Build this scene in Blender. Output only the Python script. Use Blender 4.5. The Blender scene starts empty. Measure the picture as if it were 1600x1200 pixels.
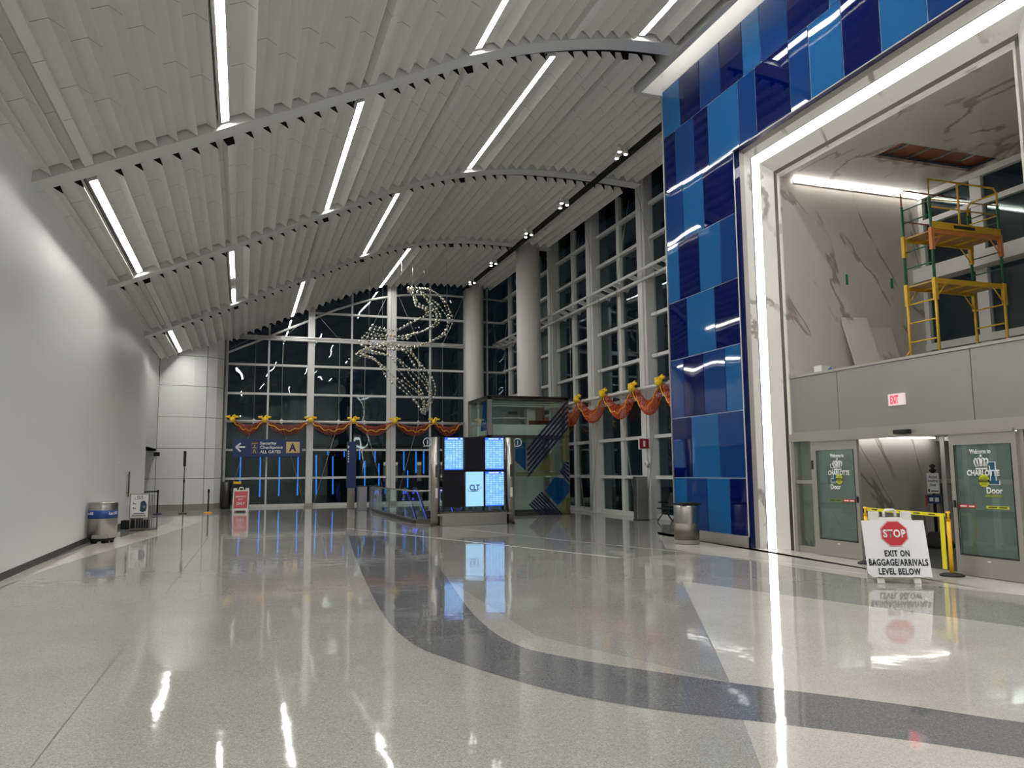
import bpy, bmesh, math, random
from mathutils import Vector, Matrix
random.seed(7)
R = math.radians
S = bpy.context.scene
COL = S.collection

# ---------------------------------------------------------------- camera
def set_camera():
    h, f = 1.75, 1221.0
    p, y, r = R(6.309), R(18.987), R(-0.512)
    fw = Vector((math.sin(y)*math.cos(p), math.cos(y)*math.cos(p), math.sin(p)))
    rt = Vector((math.cos(y), -math.sin(y), 0)); up = rt.cross(fw)
    rr = rt*math.cos(r) + up*math.sin(r); uu = -rt*math.sin(r) + up*math.cos(r)
    cd = bpy.data.cameras.new('camera'); cam = bpy.data.objects.new('camera', cd); COL.objects.link(cam)
    cd.sensor_fit = 'HORIZONTAL'; cd.sensor_width = 36.0; cd.lens = 36.0*f/1600.0
    cd.clip_start = 0.05; cd.clip_end = 300
    m = Matrix((rr, uu, -fw)).transposed().to_4x4(); m.translation = (0, 0, h)
    cam.matrix_world = m
    S.camera = cam
set_camera()

# ---------------------------------------------------------------- world, exposure
W = bpy.data.worlds.new('night'); S.world = W; W.use_nodes = True
W.node_tree.nodes['Background'].inputs[0].default_value = (0.010, 0.014, 0.020, 1)
W.node_tree.nodes['Background'].inputs[1].default_value = 0.35
vs = S.view_settings
vs.view_transform = 'Standard'; vs.look = 'None'; vs.exposure = 0.72; vs.gamma = 1.0; vs.use_curve_mapping = False
LED = 36.0          # ceiling strips
LED_PORTAL = 5.0   # strip round the portal
LED_COVE = 16.0     # coves
S.cycles.max_bounces = 8; S.cycles.diffuse_bounces = 4; S.cycles.glossy_bounces = 4
S.cycles.transparent_max_bounces = 16; S.cycles.transmission_bounces = 4
S.cycles.sample_clamp_indirect = 6.0
S.cycles.use_denoising = True

# ---------------------------------------------------------------- materials
def srgb(r, g, b):
    def c(v):
        v /= 255.0
        return v/12.92 if v <= 0.04045 else ((v+0.055)/1.055)**2.4
    return (c(r), c(g), c(b), 1)
def newmat(name):
    m = bpy.data.materials.new(name); m.use_nodes = True
    return m, m.node_tree, m.node_tree.nodes, m.node_tree.links
def mat(name, col, rough=0.5, metal=0.0, spec=0.5, bump=0.0, bscale=40.0, var=0.0, vscale=3.0, coat=0.0, stretch=None):
    m, t, n, l = newmat(name); b = n['Principled BSDF']
    b.inputs['Base Color'].default_value = col; b.inputs['Roughness'].default_value = rough
    b.inputs['Metallic'].default_value = metal; b.inputs['Specular IOR Level'].default_value = spec
    b.inputs['Coat Weight'].default_value = coat
    tc = n.new('ShaderNodeTexCoord')
    src = tc.outputs['Object']
    if stretch:
        mp = n.new('ShaderNodeMapping'); mp.inputs['Scale'].default_value = stretch
        l.new(src, mp.inputs[0]); src = mp.outputs[0]
    if var > 0:
        nz = n.new('ShaderNodeTexNoise'); nz.inputs['Scale'].default_value = vscale; nz.inputs['Detail'].default_value = 4
        l.new(src, nz.inputs['Vector'])
        mx = n.new('ShaderNodeMix'); mx.data_type = 'RGBA'
        mx.inputs[6].default_value = tuple(c*(1-var) for c in col[:3])+(1,)
        mx.inputs[7].default_value = tuple(min(1, c*(1+var)) for c in col[:3])+(1,)
        l.new(nz.outputs[0], mx.inputs[0]); l.new(mx.outputs[2], b.inputs['Base Color'])
    if bump > 0:
        nb = n.new('ShaderNodeTexNoise'); nb.inputs['Scale'].default_value = bscale; nb.inputs['Detail'].default_value = 2
        l.new(src, nb.inputs['Vector'])
        bp = n.new('ShaderNodeBump'); bp.inputs['Strength'].default_value = bump; bp.inputs['Distance'].default_value = 0.02
        l.new(nb.outputs[0], bp.inputs['Height']); l.new(bp.outputs[0], b.inputs['Normal'])
    return m
def emit(name, col, strength):
    m, t, n, l = newmat(name); b = n['Principled BSDF']
    b.inputs['Base Color'].default_value = tuple(c*0.3 for c in col[:3])+(1,)
    b.inputs['Emission Color'].default_value = col; b.inputs['Emission Strength'].default_value = strength
    return m
def glassmat(name, tint=(0.80, 0.87, 0.86, 1), base=0.05, wave=0.0, wscale=0.35, film=None, film_amt=0.0):
    m, t, n, l = newmat(name); n.remove(n['Principled BSDF']); out = n['Material Output']
    tr = n.new('ShaderNodeBsdfTransparent'); tr.inputs[0].default_value = tint
    gl = n.new('ShaderNodeBsdfGlossy'); gl.inputs['Roughness'].default_value = 0.005
    gl.inputs['Color'].default_value = (0.86, 0.97, 0.97, 1)
    lw = n.new('ShaderNodeLayerWeight'); lw.inputs[0].default_value = 0.5
    pw = n.new('ShaderNodeMath'); pw.operation = 'POWER'; pw.inputs[1].default_value = 5.0
    l.new(lw.outputs['Facing'], pw.inputs[0])
    ma = n.new('ShaderNodeMath'); ma.operation = 'MULTIPLY_ADD'; ma.inputs[1].default_value = 1-base; ma.inputs[2].default_value = base
    l.new(pw.outputs[0], ma.inputs[0])
    mx = n.new('ShaderNodeMixShader'); l.new(ma.outputs[0], mx.inputs[0])
    src = tr.outputs[0]
    if film:
        df = n.new('ShaderNodeBsdfDiffuse'); df.inputs[0].default_value = film
        m2 = n.new('ShaderNodeMixShader'); m2.inputs[0].default_value = film_amt
        l.new(tr.outputs[0], m2.inputs[1]); l.new(df.outputs[0], m2.inputs[2]); src = m2.outputs[0]
    l.new(src, mx.inputs[1]); l.new(gl.outputs[0], mx.inputs[2]); l.new(mx.outputs[0], out.inputs[0])
    if wave > 0:
        ge = n.new('ShaderNodeNewGeometry'); nz = n.new('ShaderNodeTexNoise')
        nz.inputs['Scale'].default_value = wscale; nz.inputs['Detail'].default_value = 1.0
        l.new(ge.outputs['Position'], nz.inputs['Vector'])
        bp = n.new('ShaderNodeBump'); bp.inputs['Strength'].default_value = 1.0; bp.inputs['Distance'].default_value = wave
        l.new(nz.outputs[0], bp.inputs['Height']); l.new(bp.outputs[0], gl.inputs['Normal'])
    return m
def terrazzo(name, col, dark, light, rough=0.048):
    m, t, n, l = newmat(name); b = n['Principled BSDF']
    ge = n.new('ShaderNodeNewGeometry')
    v = n.new('ShaderNodeTexVoronoi'); v.inputs['Scale'].default_value = 120.0
    l.new(ge.outputs['Position'], v.inputs['Vector'])
    sp = n.new('ShaderNodeSeparateColor'); l.new(v.outputs['Color'], sp.inputs[0])
    cr = n.new('ShaderNodeValToRGB'); e = cr.color_ramp.elements
    cr.color_ramp.interpolation = 'CONSTANT'
    e[0].position = 0.0; e[0].color = dark
    e[1].position = 0.16; e[1].color = col
    x = e.new(0.84); x.color = light
    l.new(sp.outputs[0], cr.inputs[0])
    nz = n.new('ShaderNodeTexNoise'); nz.inputs['Scale'].default_value = 0.9; nz.inputs['Detail'].default_value = 5
    l.new(ge.outputs['Position'], nz.inputs['Vector'])
    mr = n.new('ShaderNodeMapRange'); mr.inputs[1].default_value = 0.3; mr.inputs[2].default_value = 0.7
    mr.inputs[3].default_value = 0.93; mr.inputs[4].default_value = 1.05
    l.new(nz.outputs[0], mr.inputs[0])
    mx = n.new('ShaderNodeMix'); mx.data_type = 'RGBA'; mx.blend_type = 'MULTIPLY'; mx.inputs[0].default_value = 1
    l.new(cr.outputs[0], mx.inputs[6]); l.new(mr.outputs[0], mx.inputs[7]); l.new(mx.outputs[2], b.inputs['Base Color'])
    b.inputs['Roughness'].default_value = rough; b.inputs['Specular IOR Level'].default_value = 0.5
    # slight waviness and polish marks
    n2 = n.new('ShaderNodeTexNoise'); n2.inputs['Scale'].default_value = 2.6; n2.inputs['Detail'].default_value = 2
    l.new(ge.outputs['Position'], n2.inputs['Vector'])
    bp = n.new('ShaderNodeBump'); bp.inputs['Strength'].default_value = 1.0; bp.inputs['Distance'].default_value = 0.0018
    l.new(n2.outputs[0], bp.inputs['Height']); l.new(bp.outputs[0], b.inputs['Normal'])
    n3 = n.new('ShaderNodeTexNoise'); n3.inputs['Scale'].default_value = 1.6; n3.inputs['Detail'].default_value = 3
    l.new(ge.outputs['Position'], n3.inputs['Vector'])
    m3 = n.new('ShaderNodeMapRange'); m3.inputs[1].default_value = 0.3; m3.inputs[2].default_value = 0.7
    m3.inputs[3].default_value = rough-0.015; m3.inputs[4].default_value = rough+0.02
    l.new(n3.outputs[0], m3.inputs[0]); l.new(m3.outputs[0], b.inputs['Roughness'])
    return m
def marble(name, col, vein, rot=(0, 0, 0), rough=0.25):
    m, t, n, l = newmat(name); b = n['Principled BSDF']
    ge = n.new('ShaderNodeNewGeometry'); mp = n.new('ShaderNodeMapping')
    mp.inputs['Rotation'].default_value = rot
    l.new(ge.outputs['Position'], mp.inputs[0])
    # long sparse veins: distorted noise contour lines, masked
    st = n.new('ShaderNodeMapping'); st.inputs['Scale'].default_value = (1.0, 0.42, 0.30); l.new(mp.outputs[0], st.inputs[0])
    nz = n.new('ShaderNodeTexNoise'); nz.inputs['Scale'].default_value = 0.85; nz.inputs['Detail'].default_value = 5; nz.inputs['Roughness'].default_value = 0.5
    nz.inputs['Distortion'].default_value = 0.5
    l.new(st.outputs[0], nz.inputs['Vector'])
    sb = n.new('ShaderNodeMath'); sb.operation = 'SUBTRACT'; sb.inputs[1].default_value = 0.5; l.new(nz.outputs[0], sb.inputs[0])
    ab = n.new('ShaderNodeMath'); ab.operation = 'ABSOLUTE'; l.new(sb.outputs[0], ab.inputs[0])
    r1 = n.new('ShaderNodeMapRange'); r1.inputs[1].default_value = 0.008; r1.inputs[2].default_value = 0.020; r1.inputs[3].default_value = 1.0; r1.inputs[4].default_value = 0.0
    l.new(ab.outputs[0], r1.inputs[0])
    mk = n.new('ShaderNodeTexNoise'); mk.inputs['Scale'].default_value = 0.9; mk.inputs['Detail'].default_value = 2; l.new(mp.outputs[0], mk.inputs['Vector'])
    r2 = n.new('ShaderNodeMapRange'); r2.inputs[1].default_value = 0.44; r2.inputs[2].default_value = 0.54; l.new(mk.outputs[0], r2.inputs[0])
    mu = n.new('ShaderNodeMath'); mu.operation = 'MULTIPLY'; l.new(r1.outputs[0], mu.inputs[0]); l.new(r2.outputs[0], mu.inputs[1])
    # faint cloud
    cl = n.new('ShaderNodeTexNoise'); cl.inputs['Scale'].default_value = 1.3; cl.inputs['Detail'].default_value = 6; l.new(mp.outputs[0], cl.inputs['Vector'])
    c1 = n.new('ShaderNodeMix'); c1.data_type = 'RGBA'; c1.inputs[6].default_value = tuple(c*0.93 for c in col[:3])+(1,); c1.inputs[7].default_value = col
    l.new(cl.outputs[0], c1.inputs[0])
    c2 = n.new('ShaderNodeMix'); c2.data_type = 'RGBA'; l.new(mu.outputs[0], c2.inputs[0]); l.new(c1.outputs[2], c2.inputs[6]); c2.inputs[7].default_value = vein
    l.new(c2.outputs[2], b.inputs['Base Color']); b.inputs['Roughness'].default_value = rough
    return m
def bluepanel(name, col):
    m, t, n, l = newmat(name); b = n['Principled BSDF']
    b.inputs['Base Color'].default_value = col; b.inputs['Roughness'].default_value = 0.03
    b.inputs['Specular IOR Level'].default_value = 0.5
    ge = n.new('ShaderNodeNewGeometry'); nz = n.new('ShaderNodeTexNoise'); nz.inputs['Scale'].default_value = 0.55; nz.inputs['Detail'].default_value = 1
    l.new(ge.outputs['Position'], nz.inputs['Vector'])
    bp = n.new('ShaderNodeBump'); bp.inputs['Strength'].default_value = 1.0; bp.inputs['Distance'].default_value = 0.012
    l.new(nz.outputs[0], bp.inputs['Height']); l.new(bp.outputs[0], b.inputs['Normal'])
    return m
def screen_grid(name):
    m, t, n, l = newmat(name); b = n['Principled BSDF']
    tc = n.new('ShaderNodeTexCoord'); mp = n.new('ShaderNodeMapping'); l.new(tc.outputs['Object'], mp.inputs[0])
    mp.inputs['Rotation'].default_value = (R(-90), 0, 0)
    br = n.new('ShaderNodeTexBrick'); br.offset = 0.0; br.inputs['Scale'].default_value = 1.0
    br.inputs['Mortar Size'].default_value = 0.006; br.inputs['Brick Width'].default_value = 0.105; br.inputs['Row Height'].default_value = 0.062
    br.inputs['Color1'].default_value = srgb(170, 222, 255); br.inputs['Color2'].default_value = srgb(120, 190, 250); br.inputs['Mortar'].default_value = srgb(60, 130, 225)
    l.new(mp.outputs[0], br.inputs['Vector'])
    l.new(br.outputs[0], b.inputs['Emission Color']); b.inputs['Emission Strength'].default_value = 0.7
    b.inputs['Base Color'].default_value = (0.02, 0.02, 0.03, 1); b.inputs['Roughness'].default_value = 0.2
    return m
M = {}
M['ceil'] = mat('ceiling white metal', srgb(222, 220, 216), 0.55, bump=0.02, bscale=8)
M['gap'] = mat('ceiling void black', (0.004, 0.004, 0.004, 1), 0.9)
M['rib'] = mat('beam white paint', srgb(214, 214, 212), 0.45)
M['wall'] = mat('painted wall', srgb(243, 243, 242), 0.42, var=0.015, vscale=0.8)
M['panelw'] = mat('white wall panel', srgb(228, 228, 227), 0.4)
M['seam'] = mat('seam grey', srgb(120, 120, 118), 0.8)
M['base'] = mat('dark baseboard', srgb(62, 62, 60), 0.5)
M['greybase'] = mat('grey stone base', srgb(150, 146, 138), 0.4, var=0.06, vscale=20)
M['frame'] = mat('window frame paint', srgb(208, 208, 205), 0.42)
M['column'] = mat('column paint', srgb(214, 213, 209), 0.5)
M['glass'] = glassmat('window glass', tint=(0.62, 0.70, 0.69, 1), base=0.042, wave=0.026, wscale=0.6)
M['glass_right'] = glassmat('side window glass', tint=(0.62, 0.70, 0.69, 1), base=0.05, wave=0.005, wscale=0.4)
M['clearglass'] = glassmat('clear glass', tint=(0.88, 0.93, 0.92, 1), base=0.05)
M['doorglass'] = glassmat('door glass', tint=(0.62, 0.68, 0.66, 1), base=0.07, film=srgb(150, 172, 166), film_amt=0.24)
M['steel'] = mat('brushed steel', srgb(170, 167, 160), 0.30, metal=1.0, bump=0.02, bscale=60, stretch=(1, 1, 0.05))
M['steel_dark'] = mat('dark steel', srgb(96, 92, 86), 0.33, metal=1.0)
M['alu'] = mat('door aluminium', srgb(166, 163, 156), 0.36, metal=0.45)
M['greypanel'] = mat('grey metal panel', srgb(150, 148, 144), 0.36, metal=0.35, var=0.02, vscale=1.0)
M['black'] = mat('black plastic', (0.012, 0.012, 0.013, 1), 0.45, spec=0.3)
M['rubber'] = mat('black rubber', (0.02, 0.02, 0.02, 1), 0.8)
M['navy'] = mat('navy sign face', srgb(24, 48, 96), 0.4)
M['tan'] = mat('tan sign field', srgb(206, 178, 116), 0.5)
M['signwhite'] = mat('sign white', srgb(232, 232, 230), 0.5)
M['white_plastic'] = mat('white plastic', srgb(226, 225, 218), 0.45, var=0.03, vscale=6)
M['board'] = mat('white sign board', srgb(232, 232, 234), 0.45)
M['text_black'] = mat('black lettering', (0.012, 0.012, 0.014, 1), 0.6)
M['red'] = mat('stop red', srgb(190, 38, 48), 0.45)
M['red_sign'] = mat('red sign face', srgb(196, 82, 82), 0.5)
M['alarm'] = mat('alarm red', srgb(150, 26, 34), 0.4)
M['yellow'] = mat('post yellow', srgb(244, 184, 20), 0.4)
M['belt'] = mat('yellow belt', srgb(232, 220, 40), 0.6)
M['scaf_y'] = mat('scaffold yellow', srgb(206, 164, 44), 0.5, var=0.25, vscale=9)
M['scaf_g'] = mat('scaffold green', srgb(38, 92, 66), 0.5, var=0.2, vscale=9)
M['scaf_o'] = mat('scaffold orange', srgb(196, 122, 62), 0.55, var=0.2, vscale=9)
M['scaf_r'] = mat('scaffold rust red', srgb(140, 70, 56), 0.5)
M['plank'] = mat('deck plywood', srgb(170, 138, 84), 0.6, var=0.15, vscale=6, stretch=(1, 8, 1))
M['wood'] = mat('backing plywood', srgb(150, 96, 70), 0.6, var=0.12, vscale=5)
M['marble'] = marble('marble wall', srgb(206, 201, 192), srgb(158, 150, 140), rot=(0, R(28), 0))
M['marble_ceil'] = marble('marble soffit', srgb(206, 201, 192), srgb(158, 150, 140), rot=(R(90), 0, R(-35)))
M['marble_jamb'] = marble('marble jamb', srgb(226, 223, 216), srgb(160, 154, 146), rot=(0, R(20), 0))
M['blueL'] = bluepanel('light blue glass', srgb(26, 88, 142))
M['blueM'] = bluepanel('mid blue glass', srgb(14, 54, 112))
M['blueD'] = bluepanel('dark blue glass', srgb(0, 12, 72))
M['joint'] = mat('panel joint', srgb(196, 208, 222), 0.4, metal=0.2)
M['terr'] = terrazzo('terrazzo light', srgb(170, 168, 162), srgb(150, 147, 140), srgb(190, 187, 182))
M['terr_far'] = terrazzo('terrazzo grey', srgb(144, 143, 139), srgb(128, 126, 122), srgb(164, 162, 158))
M['terr_mid'] = terrazzo('terrazzo mid', srgb(154, 153, 148), srgb(136, 134, 129), srgb(174, 172, 167))
M['terr_pale'] = terrazzo('terrazzo pale', srgb(200, 196, 187), srgb(184, 179, 169), srgb(214, 210, 203))
M['terr_border'] = terrazzo('terrazzo cream', srgb(238, 233, 222), srgb(222, 216, 204), srgb(246, 242, 234))
M['terr_dark'] = terrazzo('terrazzo charcoal', srgb(114, 114, 116), srgb(98, 98, 100), srgb(138, 138, 140))
M['line'] = mat('divider strip', srgb(216, 214, 206), 0.2)
M['asphalt'] = mat('night pavement', (0.02, 0.021, 0.022, 1), 0.7, var=0.2, vscale=3)
M['mat'] = mat('entrance mat', srgb(58, 58, 58), 0.9, bump=0.2, bscale=200)
M['led'] = emit('white led', (1.0, 0.985, 0.95, 1), LED)
M['led_portal'] = emit('white portal led', (1.0, 0.985, 0.95, 1), LED_PORTAL)
M['led_cove'] = emit('white cove led', (1.0, 0.975, 0.93, 1), LED_COVE)
M['led_lobby'] = emit('lobby led', (1.0, 0.975, 0.93, 1), 5.0)
M['led_cove_hall'] = emit('hall cove led', (1.0, 0.975, 0.93, 1), 5.0)
M['spot'] = emit('spot led', (1.0, 0.97, 0.9, 1), 14.0)
M['led_blue'] = emit('blue led', (0.012, 0.23, 1.0, 1), 1.3)
M['led_violet'] = emit('violet blue led', (0.07, 0.10, 1.0, 1), 2.4)
M['exit_red'] = emit('exit red', (1.0, 0.02, 0.05, 1), 1.3)
M['exit_white'] = emit('exit white', (1.0, 0.82, 0.78, 1), 0.35)
M['scr_grid'] = screen_grid('departures table')
M['scr_head'] = emit('screen header blue', (0.02, 0.10, 0.62, 1), 1.0)
M['scr_light'] = emit('screen light blue', (0.34, 0.66, 0.98, 1), 0.62)
M['scr_text'] = emit('screen lettering', (0.8, 0.92, 1.0, 1), 1.2)
M['scr_logo'] = mat('screen logo blue', srgb(8, 70, 150), 0.4)
M['scr_off'] = mat('dark screen', (0.012, 0.011, 0.014, 1), 0.3, spec=0.15)
M['winlit'] = emit('lit window', (1.0, 0.86, 0.6, 1), 0.35)
M['windim'] = emit('dim window', (1.0, 0.88, 0.66, 1), 0.05)
M['facade'] = mat('night building', (0.03, 0.03, 0.032, 1), 0.8)
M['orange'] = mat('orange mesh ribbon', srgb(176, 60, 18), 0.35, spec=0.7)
M['orange_lit'] = mat('lit orange mesh ribbon', srgb(222, 88, 24), 0.35, spec=0.7)  # lit copy of the mesh ribbon, stronger light put into its colour
M['gold'] = mat('gold ribbon', srgb(238, 182, 24), 0.3, metal=0.25)
M['bow'] = mat('yellow bow', srgb(244, 200, 30), 0.4)
M['silver'] = mat('silver bead', srgb(225, 222, 214), 0.12, metal=1.0)
M['goldbead'] = mat('champagne bead', srgb(222, 200, 160), 0.14, metal=1.0)
M['wire'] = mat('steel wire', srgb(170, 170, 168), 0.35, metal=0.8)
M['film_blue'] = mat('blue film', srgb(22, 84, 150), 0.4)
M['film_navy'] = mat('navy film', srgb(12, 15, 50), 0.4)
M['film_olive'] = mat('olive film', srgb(150, 146, 84), 0.5)
M['teal'] = mat('teal film', srgb(10, 80, 106), 0.5)
M['lime'] = mat('lime sticker', srgb(190, 196, 30), 0.5)
M['lime_dark'] = mat('dark lime strip', srgb(120, 134, 40), 0.5)
M['binblue'] = mat('blue label band', srgb(16, 62, 134), 0.4)
M['perf'] = mat('perforated steel', srgb(120, 114, 104), 0.42, metal=0.9, var=0.3, vscale=160)
M['bagblue'] = mat('printed bag', srgb(50, 66, 88), 0.6)
M['boxblue'] = mat('carton blue', srgb(90, 160, 214), 0.6)
M['boxwhite'] = mat('carton white', srgb(226, 226, 222), 0.6)
M['green_tape'] = mat('green tape', srgb(40, 130, 90), 0.6)
M['brick'] = mat('red brown panel', srgb(96, 44, 34), 0.6)
M['cream'] = mat('cream lower wall', srgb(224, 218, 196), 0.6)
M['elev_in'] = mat('lift interior', srgb(226, 230, 226), 0.5)

# ---------------------------------------------------------------- mesh helpers
class MB:
    def __init__(s): s.bm = bmesh.new(); s.mats = []
    def mi(s, m):
        m = M[m] if isinstance(m, str) else m
        if m not in s.mats: s.mats.append(m)
        return s.mats.index(m)
    def poly(s, pts, m):
        vs = [s.bm.verts.new(p) for p in pts]
        f = s.bm.faces.new(vs); f.material_index = s.mi(m); return f
    def box(s, x0, x1, y0, y1, z0, z1, m):
        i = s.mi(m)
        v = [s.bm.verts.new((x, y, z)) for x in (x0, x1) for y in (y0, y1) for z in (z0, z1)]
        for q in ((0,1,3,2),(4,6,7,5),(0,4,5,1),(2,3,7,6),(0,2,6,4),(1,5,7,3)):
            f = s.bm.faces.new([v[k] for k in q]); f.material_index = i
        return s
    def hexa(s, a, b, m):      # two matching loops of points, skinned and capped
        i = s.mi(m); va = [s.bm.verts.new(p) for p in a]; vb = [s.bm.verts.new(p) for p in b]; n = len(a)
        for k in range(n):
            f = s.bm.faces.new([va[k], va[(k+1) % n], vb[(k+1) % n], vb[k]]); f.material_index = i
        f = s.bm.faces.new(va[::-1]); f.material_index = i
        f = s.bm.faces.new(vb); f.material_index = i
        return s
    def bar(s, p, q, w, h, m, up=(0, 0, 1)):
        p, q = Vector(p), Vector(q); d = (q-p).normalized(); u = Vector(up)
        if abs(d.dot(u)) > 0.98: u = Vector((0, 1, 0))
        a = d.cross(u).normalized()*w/2; b = a.cross(d).normalized()*h/2
        return s.hexa([p+a+b, p-a+b, p-a-b, p+a-b], [q+a+b, q-a+b, q-a-b, q+a-b], m)
    def tube(s, pts, r, m, n=8, caps=True):
        i = s.mi(m); pts = [Vector(p) for p in pts]; rings = []
        for k, p in enumerate(pts):
            d = (pts[min(k+1, len(pts)-1)]-pts[max(k-1, 0)]).normalized()
            u = Vector((0, 0, 1)) if abs(d.z) < 0.95 else Vector((1, 0, 0))
            a = d.cross(u).normalized(); b = a.cross(d)
            rr = r[k] if isinstance(r, (list, tuple)) else r
            rings.append([s.bm.verts.new(p+(a*math.cos(2*math.pi*j/n)+b*math.sin(2*math.pi*j/n))*rr) for j in range(n)])
        for k in range(len(rings)-1):
            for j in range(n):
                f = s.bm.faces.new([rings[k][j], rings[k][(j+1) % n], rings[k+1][(j+1) % n], rings[k+1][j]]); f.material_index = i; f.smooth = True
        if caps:
            for rg in (rings[0][::-1], rings[-1]):
                f = s.bm.faces.new(rg); f.material_index = i
        return s
    def lathe(s, prof, c, m, n=32, mats=None):
        i = s.mi(m); cx, cy, cz = c; rings = []
        for r, z in prof:
            rings.append([s.bm.verts.new((cx+r*math.cos(2*math.pi*j/n), cy+r*math.sin(2*math.pi*j/n), cz+z)) for j in range(n)])
        for k in range(len(rings)-1):
            mm = s.mi(mats[k]) if mats else i
            for j in range(n):
                f = s.bm.faces.new([rings[k][j], rings[k][(j+1) % n], rings[k+1][(j+1) % n], rings[k+1][j]]); f.material_index = mm; f.smooth = True
        f = s.bm.faces.new(rings[0][::-1]); f.material_index = i
        f = s.bm.faces.new(rings[-1]); f.material_index = i
        return s
    def cyl(s, p, q, r, m, n=16): return s.tube([p, q], r, m, n)
    def sphere(s, c, r, m, u=12, v=7, sc=(1, 1, 1)):
        i = s.mi(m); c = Vector(c); nv = s.bm.verts.new
        top, bot = nv(c+Vector((0, 0, r*sc[2]))), nv(c-Vector((0, 0, r*sc[2]))); rings = []
        for k in range(1, v):
            a = math.pi*k/v
            rings.append([nv((c.x+r*sc[0]*math.sin(a)*math.cos(2*math.pi*j/u), c.y+r*sc[1]*math.sin(a)*math.sin(2*math.pi*j/u), c.z+r*sc[2]*math.cos(a))) for j in range(u)])
        fs = []
        for j in range(u):
            k = (j+1) % u
            fs.append(s.bm.faces.new((top, rings[0][j], rings[0][k]))); fs.append(s.bm.faces.new((bot, rings[-1][k], rings[-1][j])))
            for p, q in zip(rings, rings[1:]): fs.append(s.bm.faces.new((p[j], q[j], q[k], p[k])))
        for f in fs: f.material_index = i; f.smooth = True
        return s
    def prism_xz(s, pts, y0, y1, m):   # outline in x,z extruded along y
        return s.hexa([(x, y0, z) for x, z in pts], [(x, y1, z) for x, z in pts], m)
    def build(s, name, parent=None, bevel=0.0, loc=None):
        me = bpy.data.meshes.new(name)
        bmesh.ops.recalc_face_normals(s.bm, faces=s.bm.faces[:])
        s.bm.to_mesh(me); s.bm.free()
        for m in s.mats: me.materials.append(m)
        o = bpy.data.objects.new(name, me); COL.objects.link(o)
        if parent: o.parent = parent
        if loc: o.location = loc
        if bevel > 0:
            b = o.modifiers.new('bevel', 'BEVEL'); b.width = bevel; b.segments = 2; b.limit_method = 'ANGLE'; b.angle_limit = R(40)
        return o
def tag(o, label, cat, group=None, kind=None):
    o['label'] = label; o['category'] = cat
    if group: o['group'] = group
    if kind: o['kind'] = kind
    return o
def thing(name, label, cat, loc=(0, 0, 0), rotz=0.0, group=None):
    o = bpy.data.objects.new(name, None); o.empty_display_size = 0.2; COL.objects.link(o)
    o.location = loc; o.rotation_euler = (0, 0, rotz)
    return tag(o, label, cat, group)
def struct(name, mb, label, cat, bevel=0.0):
    return tag(mb.build(name, None, bevel), label, cat, kind='structure')
def sroot(name, label, cat):
    o = bpy.data.objects.new(name, None); COL.objects.link(o)
    return tag(o, label, cat, kind='structure')
def text(name, body, size, loc, m, parent, depth=0.004, bold=0.0, xs=1.0, align='CENTER', space=1.0, tilt=0.0, cap=True):
    """lettering facing local -y: x right, z up; loc is the middle of the line"""
    cu = bpy.data.curves.new(name, 'FONT'); cu.body = body; cu.size = size; cu.align_x = align; cu.align_y = 'CENTER'
    cu.extrude = depth/2; cu.offset = bold; cu.space_character = space; cu.resolution_u = 3
    o = bpy.data.objects.new('tmp', cu); COL.objects.link(o)
    dg = bpy.context.evaluated_depsgraph_get()
    me = bpy.data.meshes.new_from_object(o.evaluated_get(dg))
    bpy.data.objects.remove(o); bpy.data.curves.remove(cu)
    mm = Matrix.Translation(loc) @ Matrix.Rotation(tilt, 4, 'Y') @ Matrix(((xs, 0, 0, 0), (0, 0, -1, 0), (0, 1, 0, 0), (0, 0, 0, 1)))
    me.transform(mm); me.name = name
    me.materials.clear(); me.materials.append(M[m])
    ob = bpy.data.objects.new(name, me); COL.objects.link(ob)
    if parent: ob.parent = parent
    return ob
ORD = ['first', 'second', 'third', 'fourth', 'fifth', 'sixth', 'seventh', 'eighth', 'ninth', 'tenth', 'eleventh', 'twelfth', 'thirteenth', 'fourteenth', 'fifteenth', 'sixteenth', 'seventeenth', 'eighteenth']

# ---------------------------------------------------------------- hall dimensions
XL, XG = -3.75, 14.05           # left wall, right glazing
YF, YB = 42.3, -10.0            # far glazing, back wall
XB = 10.6                       # blue wall face
PR = [(-3.75, 7.0), (-3.37, 7.17), (-2.3, 7.65), (-1.29, 8.1), (-.3, 8.57), (.7, 9.02), (1.7, 9.5), (2.7, 9.96), (3.7, 10.45), (4.4, 10.8),
      (5.1, 11.06), (5.8, 11.33), (6.5, 11.54), (7.3, 11.73), (8., 11.86), (8.75, 11.95), (9.5, 12.0), (10.3, 12.02), (11., 12.02), (12, 12.0), (13.3, 11.95), (14.5, 11.9)]
def prof(x):
    if x <= PR[0][0]: return PR[0][1]
    for (a, b), (c, d) in zip(PR, PR[1:]):
        if x <= c: return b+(d-b)*(x-a)/(c-a)
    return PR[-1][1]
def along(ds=0.02):             # arc-length table
    out = []; x = XL; s = 0
    while x < 14.2:
        z = prof(x); out.append((s, x, z)); x2 = x+ds
        s += math.hypot(ds, prof(x2)-z); x = x2
    return out
ARC = along()
def at_s(s):
    s = min(max(s, 0), ARC[-1][0]-0.001)
    lo, hi = 0, len(ARC)-1
    while hi-lo > 1:
        mid = (lo+hi)//2
        if ARC[mid][0] <= s: lo = mid
        else: hi = mid
    a, b = ARC[lo], ARC[hi]; t = (s-a[0])/(b[0]-a[0])
    x, z = a[1]+t*(b[1]-a[1]), a[2]+t*(b[2]-a[2])
    sl = math.atan((prof(x+0.3)-prof(x-0.3))/0.6) if x > XL+0.3 else math.atan((prof(x+0.3)-prof(x))/0.3)
    return x, z, sl
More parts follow.
